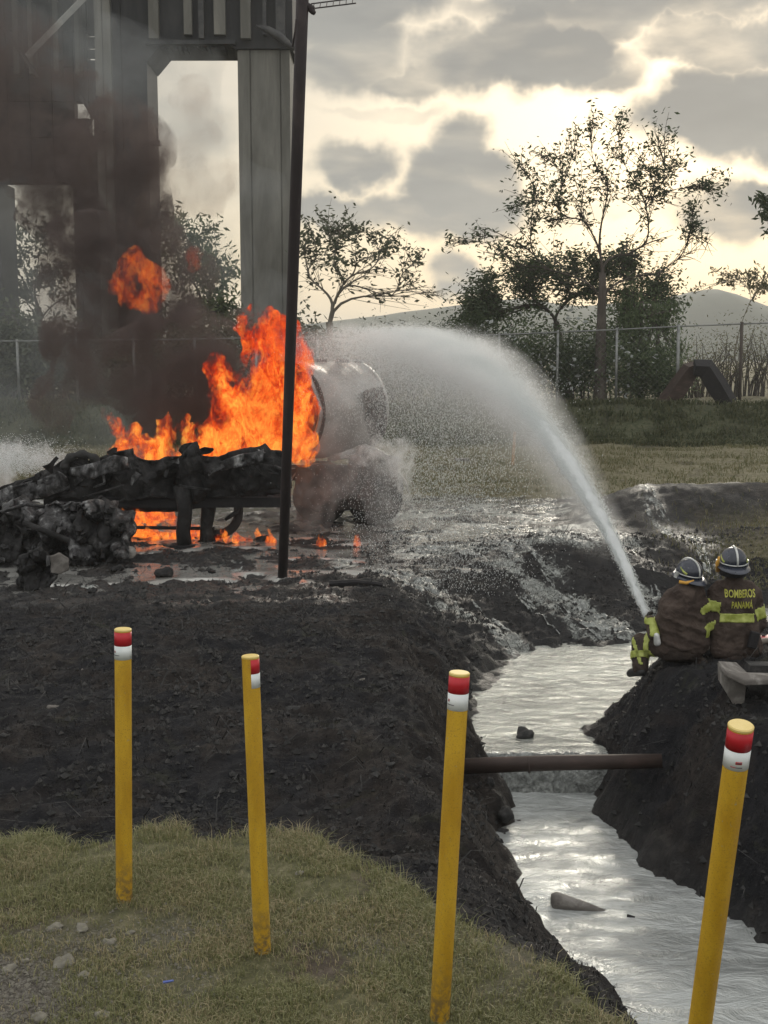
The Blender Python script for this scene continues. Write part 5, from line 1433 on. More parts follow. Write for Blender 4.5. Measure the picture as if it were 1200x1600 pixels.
def helmet(parent, c, face, lean, yaw, s=1.0):
    """traditional fire helmet: shell, ridges, wide brim, front badge, edge trim"""
    e = bpy.data.objects.new('helmet', None)
    bm = bmesh.new(); bmesh.ops.create_uvsphere(bm, u_segments=28, v_segments=16, radius=1)
    me = bpy.data.meshes.new('helmet')
    for v in bm.verts:
        z = v.co.z
        v.co = Vector((v.co.x * .118, v.co.y * .138, max(z, -.25) * .125 + (.0 if z > -.25 else 0)))
    bm.to_mesh(me); bm.free()
    rot = Matrix.Rotation(yaw, 4, 'Z') @ Matrix.Rotation(lean, 4, 'X')
    X = Matrix.Translation(Vector(c)) @ rot @ Matrix.Scale(s, 4)
    sh = link_mesh('helmet', me, M['helmet']); sh.data.transform(X); sh.parent = parent
    def sub(mb, nm, mat, sm=True):
        o = mb.build(nm, mat, None, sm); o.data.transform(X); o.parent = sh; return o
    # brim: sloping ring, longer at the back (-Y local is back)
    n = 40; V = []; 
    for k in range(n):
        a = 2 * math.pi * k / n; ca, sa = math.cos(a), math.sin(a)
        ext = .030 + .035 * max(0, -sa) ** 2
        for (rr, zz) in ((1.0, -.022), (1.0, -.032), (1 + ext / .125, -.045 - ext * .45), (1 + ext / .125, -.038 - ext * .45)):
            V.append((ca * .117 * rr, sa * .137 * rr, zz))
    f = [(k * 4 + j, k * 4 + (j + 1) % 4, ((k + 1) % n) * 4 + (j + 1) % 4, ((k + 1) % n) * 4 + j) for k in range(n) for j in range(4)]
    m_ = MB(); m_.add(V, f); sub(m_, 'brim', M['helmet'])
    # bright worn edge along crest and side trims
    m_ = MB(); m_.tube([(0, .137 * math.cos(a), .125 * math.sin(a) + .004) for a in np.linspace(-.1, math.pi + .1, 18)], .010, 6); sub(m_, 'crest', M['silver'])
    for sx in (-1, 1):
        m_ = MB(); m_.tube([(sx * .098, .02, .045), (sx * .107, -.03, .02), (sx * .1, -.07, .005)], .013, 6); sub(m_, 'side_trim', M['lime'])
        m_ = MB(); m_.box((-.012, -.02, -.03), (.012, .02, .03), None, (sx * .133, .03, -.03)); sub(m_, 'visor_clip', M['silver'], False)
    m_ = MB(); m_.tube([(.118 * math.cos(a) * 1.01, .138 * math.sin(a) * 1.01, -.012) for a in np.linspace(0, 2 * math.pi, 30)], .006, 5, cap=False); sub(m_, 'shell_band', M['silver'])
    # fabric neck curtain
    V = []
    for j, (zz, g_) in enumerate([(-.035, .0), (-.08, .006), (-.125, .02)]):
        for k in range(21):
            a = math.pi + math.pi * k / 20
            V.append((math.cos(a) * (.098 + g_), math.sin(a) * (.112 + g_) , zz))
    m_ = MB(); m_.add(V, [(j * 21 + k, j * 21 + k + 1, (j + 1) * 21 + k + 1, (j + 1) * 21 + k) for j in range(2) for k in range(20)])
    nc = sub(m_, 'neck_curtain', M['soot']); sd = nc.modifiers.new('t', 'SOLIDIFY'); sd.thickness = .006
    return sh
def hand(parent, wrist, aim, curl_axis, s=1.0, mat='glove'):
    """gloved hand: palm, four curled fingers, thumb from the side"""
    w = Vector(wrist); a = Vector(aim).normalized(); c = Vector(curl_axis).normalized(); c = (c - a * c.dot(a)).normalized(); b = a.cross(c)
    caps = [(w, .030 * s, w + a * .05 * s, .036 * s), (w + a * .05 * s + b * .02 * s, .022 * s, w + a * .085 * s + b * .025 * s, .020 * s), (w + a * .05 * s - b * .02 * s, .022 * s, w + a * .085 * s - b * .025 * s, .020 * s)]
    for k, (off, L) in enumerate(((.033, .9), (.011, 1.05), (-.011, 1.0), (-.033, .8))):
        k0 = w + a * .085 * s + b * off * s; k1 = k0 + (a * .8 + c * .55) * .034 * L * s; k2 = k1 + (a * .1 + c) * .026 * L * s; k3 = k2 + (a * -.7 + c * .6) * .018 * L * s
        caps += [(k0, .0115 * s, k1, .0105 * s), (k1, .0105 * s, k2, .010 * s), (k2, .010 * s, k3, .009 * s)]
    t0 = w + a * .03 * s + b * .032 * s; t1 = t0 + (b * .7 + a * .5 + c * .4) * .035 * s; t2 = t1 + (a * .6 + c * .7) * .03 * s
    caps += [(t0, .015 * s, t1, .013 * s), (t1, .013 * s, t2, .011 * s)]
    return link_mesh('glove', blob_mesh(caps, .006, 2), M[mat], None).__class__ and _par(parent)
def _par(parent):
    o = C.objects[-1]; o.parent = parent; return o
def boot(parent, ankle, toe, up):
    a = Vector(ankle); t = Vector(toe); u = Vector(up).normalized()
    caps = [(a + u * .16, .062, a, .055), (a, .055, a + (a - t).normalized() * .03 - u * .045, .045), (a - u * .03, .05, t, .042), (t, .042, t + (t - a).normalized() * .03, .036)]
    link_mesh('boot', blob_mesh(caps, .012, 2), M['boot']); return _par(parent)
def world_person(name, base, label):
    o = empty(name, (0, 0, 0)); tag(o, label, 'person', 'firefighters'); return o

FFD = 11.5
def pj(px, py, dd=0.0): return P(px, py, FFD + dd)

def person_right():
    o = world_person('person', None, 'firefighter kneeling upright at right, yellow lettering on the back of the coat')
    pel, chest, nk = pj(1151, 1022, .02), pj(1148, 938, 0), pj(1147, 900, .02)
    shl, shr = pj(1118, 927, 0), pj(1177, 927, 0)
    ell, elr = pj(1106, 976, .03), pj(1187, 974, .03)
    hal, har = pj(1112, 1003, .32), pj(1168, 1000, .35)
    knl, knr = pj(1128, 1044, .36), pj(1172, 1044, .36)
    anl, anr = pj(1132, 1050, -.08), pj(1170, 1048, -.08)
    head = pj(1147, 878, .02)
    body = [(pel, .07, chest, .06), (chest, .06, nk, .05), (chest, .06, shl, .05), (chest, .06, shr, .05), (shl, .05, ell, .04), (shr, .05, elr, .04), (ell, .04, hal, .028), (elr, .04, har, .028),
            (pel + Vector((-.07, .03, -.03)), .06, knl, .055), (pel + Vector((.07, .03, -.03)), .06, knr, .055), (knl, .055, anl, .04), (knr, .055, anr, .04), (nk, .055, head, .06), (head, .095, head + Vector((0, .02, -.04)), .075),
            (head + Vector((0, .10, -.03)), .016, head + Vector((0, .105, -.045)), .018), (head + Vector((-.09, .0, -.02)), .018, head + Vector((-.092, 0, -.05)), .014), (head + Vector((.09, .0, -.02)), .018, head + Vector((.092, 0, -.05)), .014)]
    link_mesh('body', blob_mesh(body, .016, 3), M['skin']); _par(o)
    hem_l, hem_r = pj(1127, 1012, 0), pj(1173, 1012, 0)
    chl, chr_ = pj(1131, 940, 0), pj(1165, 940, 0)
    coat = [(pj(1148, 945), .12, pj(1150, 1008), .13), (chl, .105, hem_l, .115), (chr_, .105, hem_r, .115), (chl, .115, chr_, .115), (hem_l, .115, hem_r, .115), (chl, .11, shl, .082), (chr_, .11, shr, .082), (pj(1126, 918, 0), .07, pj(1168, 918, 0), .07), (nk, .075, pj(1147, 925), .13),
            (shl, .082, ell, .068), (ell, .068, ell.lerp(hal, .75), .055), (shr, .082, elr, .068), (elr, .068, elr.lerp(har, .75), .055), (nk + Vector((0, 0, -.02)), .078, nk + Vector((0, 0, .03)), .07)]
    me = blob_mesh(coat, .012, 5); displace_mesh(me, .016, 7, 1.0, 3)
    ct = link_mesh('coat', me, M['coat']); ct.parent = o
    z0 = pj(1148, 969).z; z1 = pj(1148, 955).z; xl = pj(1121, 960).x; xr = pj(1173, 960).x
    band_from(ct, 'reflective_band', lambda c: z0 < c.z < z1 and xl < c.x < xr, M['lime'], o)
    band_from(ct, 'sleeve_band', lambda c: seg_test(shr, elr, .42, .80, .12)(c) and c.x > xr + .01, M['lime'], o)
    band_from(ct, 'sleeve_band', lambda c: seg_test(shl, ell, .18, .50, .12)(c) and c.x < xl - .0, M['lime'], o)
    # trousers
    tr_ = [(pel + Vector((-.08, .02, 0)), .12, knl, .085), (pel + Vector((.08, .02, 0)), .12, knr, .085), (knl, .08, anl, .062), (knr, .08, anr, .062), (pel + Vector((-.07, 0, -.02)), .13, pel + Vector((.07, 0, -.02)), .13)]
    me = blob_mesh(tr_, .014, 4); displace_mesh(me, .014, 7, 4.0, 3)
    tro = link_mesh('trousers', me, M['trouser']); tro.parent = o
    for kn, an in ((knl, anl), (knr, anr)): boot(o, an, an + Vector((0, -.12, -.07)), (kn - an))
    hand(o, hal, Vector((0, 1, .1)), (0, 0, -1)); hand(o, har, Vector((-.3, 1, .1)), (0, 0, -1))
    helmet(o, pj(1146, 876, .0), None, .12, .0, 1.06)
    m_ = MB().tube([pj(1122, 892, .05), pj(1121, 880, .0), pj(1124, 870, -.03)], [.022, .02, .01], 7); q = m_.build('chin_strap', M['orange'], None, True); q.parent = o
    # belt line and radio
    m_ = MB().box((-.05, -.03, -.08), (.04, .03, .08), Matrix.Rotation(.2, 3, 'Y'), pj(1178, 1000, -.14)); q = m_.build('radio_pouch', M['soot'], None, False); q.parent = o; bevel(q, .012)
    # lettering: two lines laid on the cloth
    tree = BVHTree.FromPolygons([v.co.copy() for v in ct.data.vertices], [p.vertices[:] for p in ct.data.polygons])
    def text(s, pxc, pyc, h, width):
        cu = bpy.data.curves.new('lettering', 'FONT'); cu.body = s; cu.align_x = 'CENTER'; cu.align_y = 'CENTER'; cu.size = 1; cu.resolution_u = 2; cu.offset = .022
        to = bpy.data.objects.new('lettering', cu); C.objects.link(to)
        dg = bpy.context.evaluated_depsgraph_get(); dg.update()
        me = bpy.data.meshes.new_from_object(to.evaluated_get(dg)); bpy.data.objects.remove(to)
        bm = bmesh.new(); bm.from_mesh(me)
        bmesh.ops.triangulate(bm, faces=bm.faces[:]); bmesh.ops.subdivide_edges(bm, edges=[e for e in bm.edges if e.calc_length() > .12], cuts=1)
        xs_ = [v.co.x for v in bm.verts]; ys_ = [v.co.y for v in bm.verts]
        w0 = max(xs_) - min(xs_); h0 = max(ys_) - min(ys_); c = pj(pxc, pyc)
        for v in bm.verts:
            x = c.x + v.co.x * width / w0; z = c.z + (v.co.y - (max(ys_) + min(ys_)) / 2) * h / h0
            hit = tree.ray_cast(Vector((x, FFD - 2, z)), Vector((0, 1, 0)))
            y = hit[0].y - .007 if hit[0] else FFD - .15
            v.co = Vector((x, y, z))
        bm.to_mesh(me); bm.free()
        q = link_mesh('lettering', me, M['lime_text'], None, False); q.parent = o
    k = FFD / F
    text('BOMBEROS', 1152, 924, 13 * k, 48 * k); text('PANAMÁ', 1154, 940, 14 * k, 34 * k)
    return o
person_right()

def person_left():
    o = world_person('person', None, 'firefighter crouching at left, hunched over the nozzle of the water jet')
    pel, chest, nk = pj(1062, 1010, .0), pj(1066, 945, .0), pj(1074, 912, .05)
    shl, shr = pj(1043, 946, .05), pj(1094, 941, 0)
    ell, elr = pj(1026, 982, .08), pj(1108, 972, .0)
    hal, har = pj(1014, 975, .24), pj(1060, 985, .42)
    knl, knr = pj(1001, 1006, .16), pj(1085, 1030, .36)
    anl, anr = pj(1000, 1044, .05), pj(1098, 1040, .0)
    head = pj(1078, 896, .06)
    body = [(pel, .07, chest, .06), (chest, .06, nk, .05), (chest, .06, shl, .05), (chest, .06, shr, .05), (shl, .05, ell, .04), (shr, .05, elr, .04), (ell, .04, hal, .028), (elr, .04, har, .028),
            (pel + Vector((-.07, .03, -.03)), .06, knl, .055), (pel + Vector((.07, .03, -.03)), .06, knr, .055), (knl, .055, anl, .04), (knr, .055, anr, .04), (nk, .055, head, .06), (head, .095, head + Vector((-.02, .02, -.04)), .075),
            (head + Vector((-.07, .075, -.03)), .016, head + Vector((-.075, .08, -.045)), .018), (head + Vector((-.07, -.06, -.02)), .018, head + Vector((-.072, -.06, -.05)), .014)]
    link_mesh('body', blob_mesh(body, .016, 3), M['skin']); _par(o)
    chl, chr_ = pj(1050, 952, 0), pj(1084, 948, 0); hl, hr = pj(1046, 1004, 0), pj(1088, 1004, 0)
    coat = [(pj(1066, 950), .15, pj(1066, 1000), .14), (chl, .14, hl, .115), (chr_, .125, hr, .12), (chl, .15, chr_, .135), (hl, .13, hr, .13), (chl, .14, shl, .085), (chr_, .13, shr, .085), (pj(1050, 935, .02), .085, pj(1070, 918, .03), .085), (pj(1090, 932, 0), .08, pj(1078, 918, .03), .085), (shl, .085, shr, .09), (nk, .08, pj(1068, 935), .15),
            (shl, .085, ell, .075), (ell, .075, ell.lerp(hal, .8), .06), (shr, .085, elr, .075), (elr, .072, elr.lerp(har, .7), .06), (nk, .08, nk + Vector((.01, 0, .03)), .07)]
    me = blob_mesh(coat, .012, 5); displace_mesh(me, .024, 6, 11.0, 3)
    # heavy cross folds where the coat bunches
    for v in me.vertices:
        if v.co.y < FFD: v.co.y -= .014 * max(0, math.sin((v.co.z + v.co.x * .35) * 52)) * (1 if v.co.z < pj(1060, 955).z else .2)
    ct = link_mesh('coat', me, M['coat']); ct.parent = o
    # left sleeve ends in a bright cuff at the nozzle
    cuff = [(pj(1021, 992, -.03), .058, pj(1016, 970, .05), .055)]
    cf = link_mesh('sleeve', blob_mesh(cuff, .01, 3), M['coat']); cf.parent = o
    band_from(cf, 'cuff_band', lambda c: c.x > pj(1014, 980).x and pj(0, 992).z < c.z < pj(0, 966).z or (pj(0, 975).z < c.z < pj(0, 967).z), M['lime'], o)
    band_from(ct, 'sleeve_band', lambda c: seg_test(shr, elr, .1, .46, .12)(c) and c.x > pj(1097, 0).x, M['lime'], o)
    band_from(ct, 'sleeve_band', lambda c: seg_test(shr, elr, .95, 1.5, .14)(c) and c.x > pj(1097, 0).x, M['lime'], o)
    tr_ = [(pel + Vector((-.08, .02, 0)), .13, knl, .10), (pel + Vector((.08, .02, 0)), .13, knr, .09), (knl, .098, anl, .07), (knr, .085, anr, .065), (pel + Vector((-.07, 0, -.02)), .135, pel + Vector((.07, 0, -.02)), .135)]
    me = blob_mesh(tr_, .012, 4); displace_mesh(me, .016, 7, 24.0, 3)
    tro = link_mesh('trousers', me, M['trouser']); tro.parent = o
    band_from(tro, 'leg_band', seg_test(knl, anl, .35, .62, .14), M['lime'], o)
    band_from(tro, 'leg_band', seg_test(pel + Vector((-.08, .02, 0)), knl, .62, .80, .15), M['lime'], o)
    band_from(tro, 'leg_band', lambda c: abs((c - knl).x + .07 + .25 * (c.z - knl.z)) < .014 and c.y < knl.y and abs(c.z - knl.z) < .16, M['lime'], o)
    boot(o, anl, anl + Vector((-.06, .10, -.07)), knl - anl); boot(o, anr, anr + Vector((0, -.12, -.06)), knr - anr)
    hand(o, hal, Vector((-.1, .3, .9)), (1, .2, 0)); hand(o, har, Vector((-.9, .3, .2)), (0, 0, -1))
    helmet(o, pj(1077, 893, .05), None, .2, .55, 1.0)
    q = MB().tube([pj(1061, 909, -.08), pj(1072, 911, -.10), pj(1084, 908, -.08)], .016, 7).build('neck_strap', M['orange'], None, True); q.parent = o
    caps = [(pj(1026, 993, -.12), .028, pj(1027, 1004, -.12), .036)]
    link_mesh('pale_pouch', blob_mesh(caps, .008, 2), M['silver']); _par(o)
    return o
person_left()

# nozzle with hose, held between the hands
N0 = P(1013, 962, 11.78)
no_ = empty('fire_nozzle', N0); tag(no_, 'brass fire nozzle gripped by the crouching firefighter, hose behind it', 'nozzle')
jd = Vector((-.21, .72, .52)).normalized()
MB().tube([N0 - jd * .34, N0 - jd * .2, N0 - jd * .12, N0 - jd * .03, N0], [.032, .034, .026, .036, .03], 16).build('barrel', M['brass'], no_, True)
MB().tube([N0 - jd * .26, N0 - jd * .26 + Vector((.0, .02, -.14))], [.018, .022], 8).build('pistol_grip', M['soot'], no_, True)
hpts = [N0 - jd * .34, pj(1036, 1000, .35), pj(1060, 1018, .42), pj(1100, 1030, .5), pj(1150, 1040, .7), pj(1215, 1046, 1.0), pj(1300, 1050, 1.4)]
for i in range(3, 7): hpts[i].z = gz(hpts[i].x, hpts[i].y) + .04
MB().tube(hpts, .035, 10).build('hose', M['hose'], no_, True)

# ================================================================== WATER JET
# the jet's vertical plane runs from the nozzle to the tank; its upper edge in that plane
JE = Vector((-0.9, 24.0, 0)); J0 = Vector((N0.x, N0.y, 0))
jdir = (JE - J0); JL = jdir.length; jdir.normalize(); jsd = Vector((-jdir.y, jdir.x, 0))
_u = np.array([0, 1.8, 3.85, 6.16, 8.1, 10.5, 12.6, 14.9]); _z = np.array([N0.z, 2.44, 3.33, 3.87, 4.12, 4.14, 3.95, 3.5])
jc = np.polyfit(_u, _z, 4); jz = lambda u: float(np.polyval(jc, u))
_off = N0.z - jz(0)
def jpt(u, s=0.0, w=0.0):
    z = jz(u) + _off * max(0, 1 - u) - s
    p = J0 + jdir * u + jsd * w; return Vector((p.x, p.y, z))
jet = empty('water_jet', N0); tag(jet, 'white water jet arching from the nozzle onto the tanker', 'water jet')
# dense core: a ragged tapering rope
core = MB(); us = np.linspace(0, 4.6, 90)
def corer(u): return .028 + .036 * min(u, 2) + .020 * max(0, u - 2)
core.tube([jpt(u, corer(u)) for u in us], [corer(u) * (1 if u < 2.0 else max(.08, 1 - (u - 2.0) / 2.6)) for u in us], 18)
cm = core.build('core', M['jet'], jet, True)
displace_mesh(cm.data, .022, 9, 2.0, 4)
n = 170000
t = NR.rand(n); u = np.where(NR.rand(n) < .9, 8.2 * t ** 1.15, 8.2 + 4.5 * t)
sp = .02 + .035 * np.minimum(u, 4) + .035 * np.maximum(u - 4, 0)
below = np.abs(NR.randn(n)) * sp * np.where(NR.rand(n) < .6, .8, 0.5 + .28 * np.maximum(u - 2.5, 0) ** .8)
above = -np.abs(NR.randn(n)) * .014 * np.minimum(u, 6) * (NR.rand(n) < .15)
s = below + above + .01
w = NR.randn(n) * (.014 + .03 * np.minimum(u, 3) + .055 * np.maximum(u - 3, 0))
zz = np.polyval(jc, u) + _off * np.maximum(0, 1 - u) - s
px_ = J0.x + jdir.x * u + jsd.x * w; py_ = J0.y + jdir.y * u + jsd.y * w
keep = zz > .45
def droplets(name, X, Y, Z, size, stretch, direc, mat, parent):
    n = len(X); base = np.array([(1, 0, -.4), (-.5, .87, -.4), (-.5, -.87, -.4), (0, 0, 1.0)])
    d = direc / np.linalg.norm(direc, axis=1)[:, None]
    a = np.cross(d, np.array([[.3, .5, .1]])); a /= np.linalg.norm(a, axis=1)[:, None]; b = np.cross(d, a)
    V = (a[:, None] * base[None, :, :1] + b[:, None] * base[None, :, 1:2]) * size[:, None, None] + d[:, None] * base[None, :, 2:] * (size * stretch)[:, None, None]
    V = V + np.stack([X, Y, Z], 1)[:, None]
    i = np.arange(n)[:, None] * 4
    Fq = np.concatenate([i + np.array(t_) for t_ in ((0, 1, 2), (0, 3, 1), (1, 3, 2), (2, 3, 0))], 0)
    o = np_mesh(name, V.reshape(-1, 3), Fq, mat, parent, n=3); o['kind'] = 'stuff'; return o
dz = np.polyval(np.polyder(jc), u) - .10 * np.maximum(u - 4, 0) * (s / (sp + .1))
dr = np.stack([jdir.x + 0 * u, jdir.y + 0 * u, dz], 1) + NR.randn(n, 3) * .15
sz = (.0030 + .0028 * NR.rand(n)) * (0.7 + .04 * u)
droplets('spray_drops', px_[keep], py_[keep], zz[keep], sz[keep], 2.2, dr[keep], M['jet'], jet)
# falling rain under the arch
n = 34000
u = 4.5 + 5 * NR.rand(n) ** 1.2; f = NR.rand(n) ** 1.6
top = np.polyval(jc, u); z = top - .3 - f * (top - .7); w = NR.randn(n) * .55
dr = np.stack([jdir.x * .5 + 0 * u, jdir.y * .5 + 0 * u, -1.2 + 0 * u], 1) + NR.randn(n, 3) * .12
droplets('falling_drops', J0.x + jdir.x * u + jsd.x * w, J0.y + jdir.y * u + jsd.y * w, z, .0028 + .0024 * NR.rand(n), 3.0, dr, M['jet'], jet)

def vol_mat(name, build, step=1.0):
    m = bpy.data.materials.new(name); m.use_nodes = True; t = NT(m.node_tree); t.n.clear()
    out = t.add('ShaderNodeOutputMaterial'); v = build(t); t.link(v, out.inputs['Volume'])
    m.cycles.volume_step_rate = step
    try: m.cycles.volume_interpolation = 'LINEAR'
    except Exception: pass
    return m
# mist: one hull hugging the arch; density falls off below the arch and to the sides
def mist_vol(t):
    geo = t.add('ShaderNodeNewGeometry'); pos = geo.outputs['Position']
    rel = t.vmath('SUBTRACT', pos, (J0.x, J0.y, 0))
    u = t.vmath('DOT_PRODUCT', rel, tuple(jdir)); w = t.vmath('DOT_PRODUCT', rel, tuple(jsd))
    sp_ = t.add('ShaderNodeSeparateXYZ'); t.link(pos, sp_.inputs[0]); z = sp_.outputs['Z']
    acc = float(jc[0])
    for c in jc[1:]: acc = t.math('ADD', t.math('MULTIPLY', acc, u), float(c)) 
    s = t.math('SUBTRACT', acc, z)                          # depth below the upper edge
    nz = t.noise(pos, 1.7, 6, 0.65, .6); nf = t.noise(t.mapping(pos, scale=(1, 1, .45)), 7, 4, .65)
    s = t.math('ADD', s, t.math('MULTIPLY', t.math('SUBTRACT', nz, .5), t.mapr(u, 1, 9, .05, .7)))
    edge = t.mapr(s, -.05, .10)
    band = t.mapr(u, 0, 12, .07, 0.62, False)
    core_ = t.math('POWER', 2.718, t.math('MULTIPLY', -1.0, t.math('DIVIDE', t.math('MAXIMUM', s, 0.0), band)))
    hw = t.mapr(u, 0, 14, .05, 1.5, False)
    wl = t.math('DIVIDE', w, hw); lat = t.math('POWER', 2.718, t.math('MULTIPLY', -1.0, t.math('MULTIPLY', wl, wl)))
    amp = t.math('ADD', t.mapr(u, 1.2, 7.5, 8.5, .95, False), t.mapr(u, 8.0, 11.5, 0.0, -.75, False))
    den = t.math('MULTIPLY', t.math('MULTIPLY', edge, core_), t.math('MULTIPLY', lat, amp))
    tex = t.mapr(t.math('ADD', t.math('MULTIPLY', nz, .6), t.math('MULTIPLY', nf, .4)), .32, .66, .25, 1.3)
    den = t.math('MULTIPLY', den, tex)
    pv = t.add('ShaderNodeVolumePrincipled'); pv.inputs['Color'].default_value = (.98, .975, .97, 1); pv.inputs['Anisotropy'].default_value = .3
    t.link(den, pv.inputs['Density']); return pv.outputs[0]
M['mist'] = vol_mat('water_mist', mist_vol, 1.0)
V = []; us = np.linspace(1.0, 15.4, 24); nr = 14
for u_ in us:
    up_ = .12 + .035 * u_; dn = .35 + .27 * u_; hw = .12 + .13 * u_
    c = jpt(u_, 0)
    for k in range(nr):
        a = 2 * math.pi * k / nr; sz_ = math.sin(a)
        p = c + jsd * math.cos(a) * hw + Vector((0, 0, sz_ * up_ if sz_ > 0 else sz_ * dn))
        p.z = max(p.z, .5); V.append(p)
Ff = [(j * nr + k, j * nr + (k + 1) % nr, (j + 1) * nr + (k + 1) % nr, (j + 1) * nr + k) for j in range(len(us) - 1) for k in range(nr)] + [tuple(reversed(range(nr))), tuple((len(us) - 1) * nr + k for k in range(nr))]
mo = mesh_obj('mist', V, Ff, M['mist'], jet, False); mo['kind'] = 'stuff'

# ================================================================== SMOKE, STEAM, FLAMES
def hull(name, caps, voxel, amp, freq, mat, seed, oct=3, sm=2):
    me = blob_mesh(caps, voxel, sm); displace_mesh(me, amp, freq, seed, oct)
    return link_mesh(name, me, mat, None, True)
def smoke_vol(color, dens, sc, lo, hi, dmin=0.0, aniso=0.1, sc2=None, ztop=None):
    def b(t):
        geo = t.add('ShaderNodeNewGeometry'); pos = geo.outputs['Position']
        n = t.noise(t.mapping(pos, scale=(1, 1, .75)), sc, 7, .62, 1.4)
        n2 = t.noise(pos, (sc2 or sc * 4), 5, .65, .8)
        d = t.mapr(t.math('ADD', t.math('MULTIPLY', n, .72), t.math('MULTIPLY', n2, .28)), lo, hi, dmin, 1.0)
        if ztop:
            sz = t.add('ShaderNodeSeparateXYZ'); t.link(pos, sz.inputs[0])
            d = t.math('MULTIPLY', d, t.mapr(sz.outputs['Z'], ztop[0], ztop[1], 1.0, ztop[2]))
        pv = t.add('ShaderNodeVolumePrincipled'); pv.inputs['Color'].default_value = (*color, 1); pv.inputs['Anisotropy'].default_value = aniso
        t.link(t.math('MULTIPLY', d, dens), pv.inputs['Density'])
        return pv.outputs[0]
    return b
def S(px, py, d, rpx): return (P(px, py, d), rpx * d / F)
def caps_of(lst):
    out = []
    for q in lst:
        if len(q) == 4: c, r = S(*q); out.append((c, r, c + Vector((0, 0, .01)), r))
        else: (c, r), (c2, r2) = S(*q[:4]), S(*q[4:]); out.append((c, r, c2, r2))
    return out
M['smoke'] = vol_mat('black_smoke', smoke_vol((.19, .155, .145), 5.0, .95, .47, .60, .05, ztop=(6.0, 12, .17)), 1.0)
lst = [(300, 590, 24.5, 100), (220, 580, 24.5, 95), (340, 540, 24.5, 60), (160, 560, 24.5, 75), (120, 500, 25, 80), (200, 480, 25, 80), (280, 500, 25, 70), (150, 410, 25.5, 85), (240, 410, 25.5, 62), (190, 330, 26, 70), (110, 330, 26, 75),
       (170, 250, 26.5, 80), (80, 250, 27, 85), (30, 170, 27.5, 80), (130, 170, 27.5, 62), (40, 90, 28, 75), (-60, 60, 28, 90), (-60, 200, 27.5, 90), (90, 640, 24.5, 55), (330, 420, 25.5, 42), (390, 520, 24.5, 45), (250, 640, 24, 60), (200, 250, 26, 55)]
o = hull('black_smoke', caps_of(lst), .22, .45, .55, M['smoke'], 3.0, 4); tag(o, 'thick brown black smoke rolling up to the left from the fire', 'smoke', kind='stuff')
M['smoke_thin'] = vol_mat('thin_smoke', smoke_vol((.42, .44, .45), .26, .5, .38, .64, .1), 2.0)
lst = [(300, 300, 29, 70), (310, 200, 29, 65), (300, 120, 29, 60), (340, 380, 29, 60), (400, 300, 29, 50), (60, 500, 28, 120), (0, 600, 27, 110), (-80, 480, 28, 120), (60, 660, 26, 80), (120, 620, 26, 80), (200, 120, 29, 90), (80, 60, 30, 110), (10, 350, 29, 110), (430, 480, 28, 60), (430, 560, 27, 60), (200, 640, 27, 80)]
o = hull('thin_smoke', caps_of(lst), .3, .5, .4, M['smoke_thin'], 13.0, 4); tag(o, 'thin grey smoke veil drifting past the piers at the left', 'smoke', kind='stuff')
M['brown_wisp'] = vol_mat('brown_wisps', smoke_vol((.42, .31, .26), .75, 1.1, .40, .62, 0.05), 1.5)
lst = [(240, 225, 27, 34, 300, 262, 27, 36), (300, 265, 27, 38, 352, 285, 27, 24), (250, 310, 27, 44, 320, 320, 27, 34), (300, 160, 27, 34, 330, 200, 27, 30), (260, 270, 27, 40), (240, 360, 27, 44)]
o = hull('smoke_wisp', caps_of(lst), .16, .25, .9, M['brown_wisp'], 23.0, 4); tag(o, 'brown smoke wisp crossing the sky between the two piers', 'smoke', kind='stuff')
M['steam'] = vol_mat('steam', smoke_vol((.95, .94, .92), .62, .9, .38, .64, .08, .3), 1.0)
lst = [(500, 740, 22.7, 60), (550, 730, 22.5, 50), (590, 740, 22.6, 44), (470, 660, 23, 34), (520, 620, 22.8, 46), (470, 780, 22.4, 40), (560, 690, 22.6, 42), (620, 760, 22.8, 34), (640, 790, 23, 26), (430, 780, 22.6, 34), (500, 800, 22.2, 26), (600, 800, 22.4, 30)]
o = hull('steam_cloud', caps_of(lst), .14, .28, .9, M['steam'], 33.0, 4); tag(o, 'grey steam and spray rising around the tanker wheels', 'steam', kind='stuff')
M['steam2'] = vol_mat('bright_spray', smoke_vol((.98, .975, .97), 4.5, 3.2, .45, .62, .0, .3, 11), .6)
lst = [(-30, 720, 22, 36), (20, 712, 22, 30), (62, 712, 22, 22), (92, 716, 22, 14), (0, 745, 22, 30), (108, 714, 22, 9)]
_spx = [(P(R.gauss(25, 45), R.gauss(722, 16), 22 + R.uniform(-.6, .6))) for _ in range(9000)]
_a = np.array([list(q) for q in _spx]); droplets_now = _a[_a[:, 2] > 1.5]
dsp = droplets('spray_drops', droplets_now[:, 0], droplets_now[:, 1], droplets_now[:, 2], .003 + .004 * NR.rand(len(droplets_now)), 2.5, NR.randn(len(droplets_now), 3) * .4 + np.array([.8, 0, -.5]), M['jet'], None)
tag(dsp, 'flying drops of the spray at the left edge above the wreck', 'spray')
o = hull('white_spray', caps_of(lst), .08, .22, 1.6, M['steam2'], 43.0, 4); tag(o, 'pale burst of water spray at the left edge above the wreck', 'spray', kind='stuff')
lst = [(585, 690, 22.3, 12, 560, 712, 22.3, 14), (590, 690, 22.3, 14, 625, 720, 22.3, 22), (625, 725, 22.4, 22, 640, 770, 22.5, 16), (580, 710, 22.3, 18, 600, 722, 22.3, 18)]
o = hull('splash_burst', caps_of(lst), .07, .18, 1.8, M['steam2'], 47.0, 4); tag(o, 'bright splash where the jet strikes above the tanker wheel', 'spray', kind='stuff')

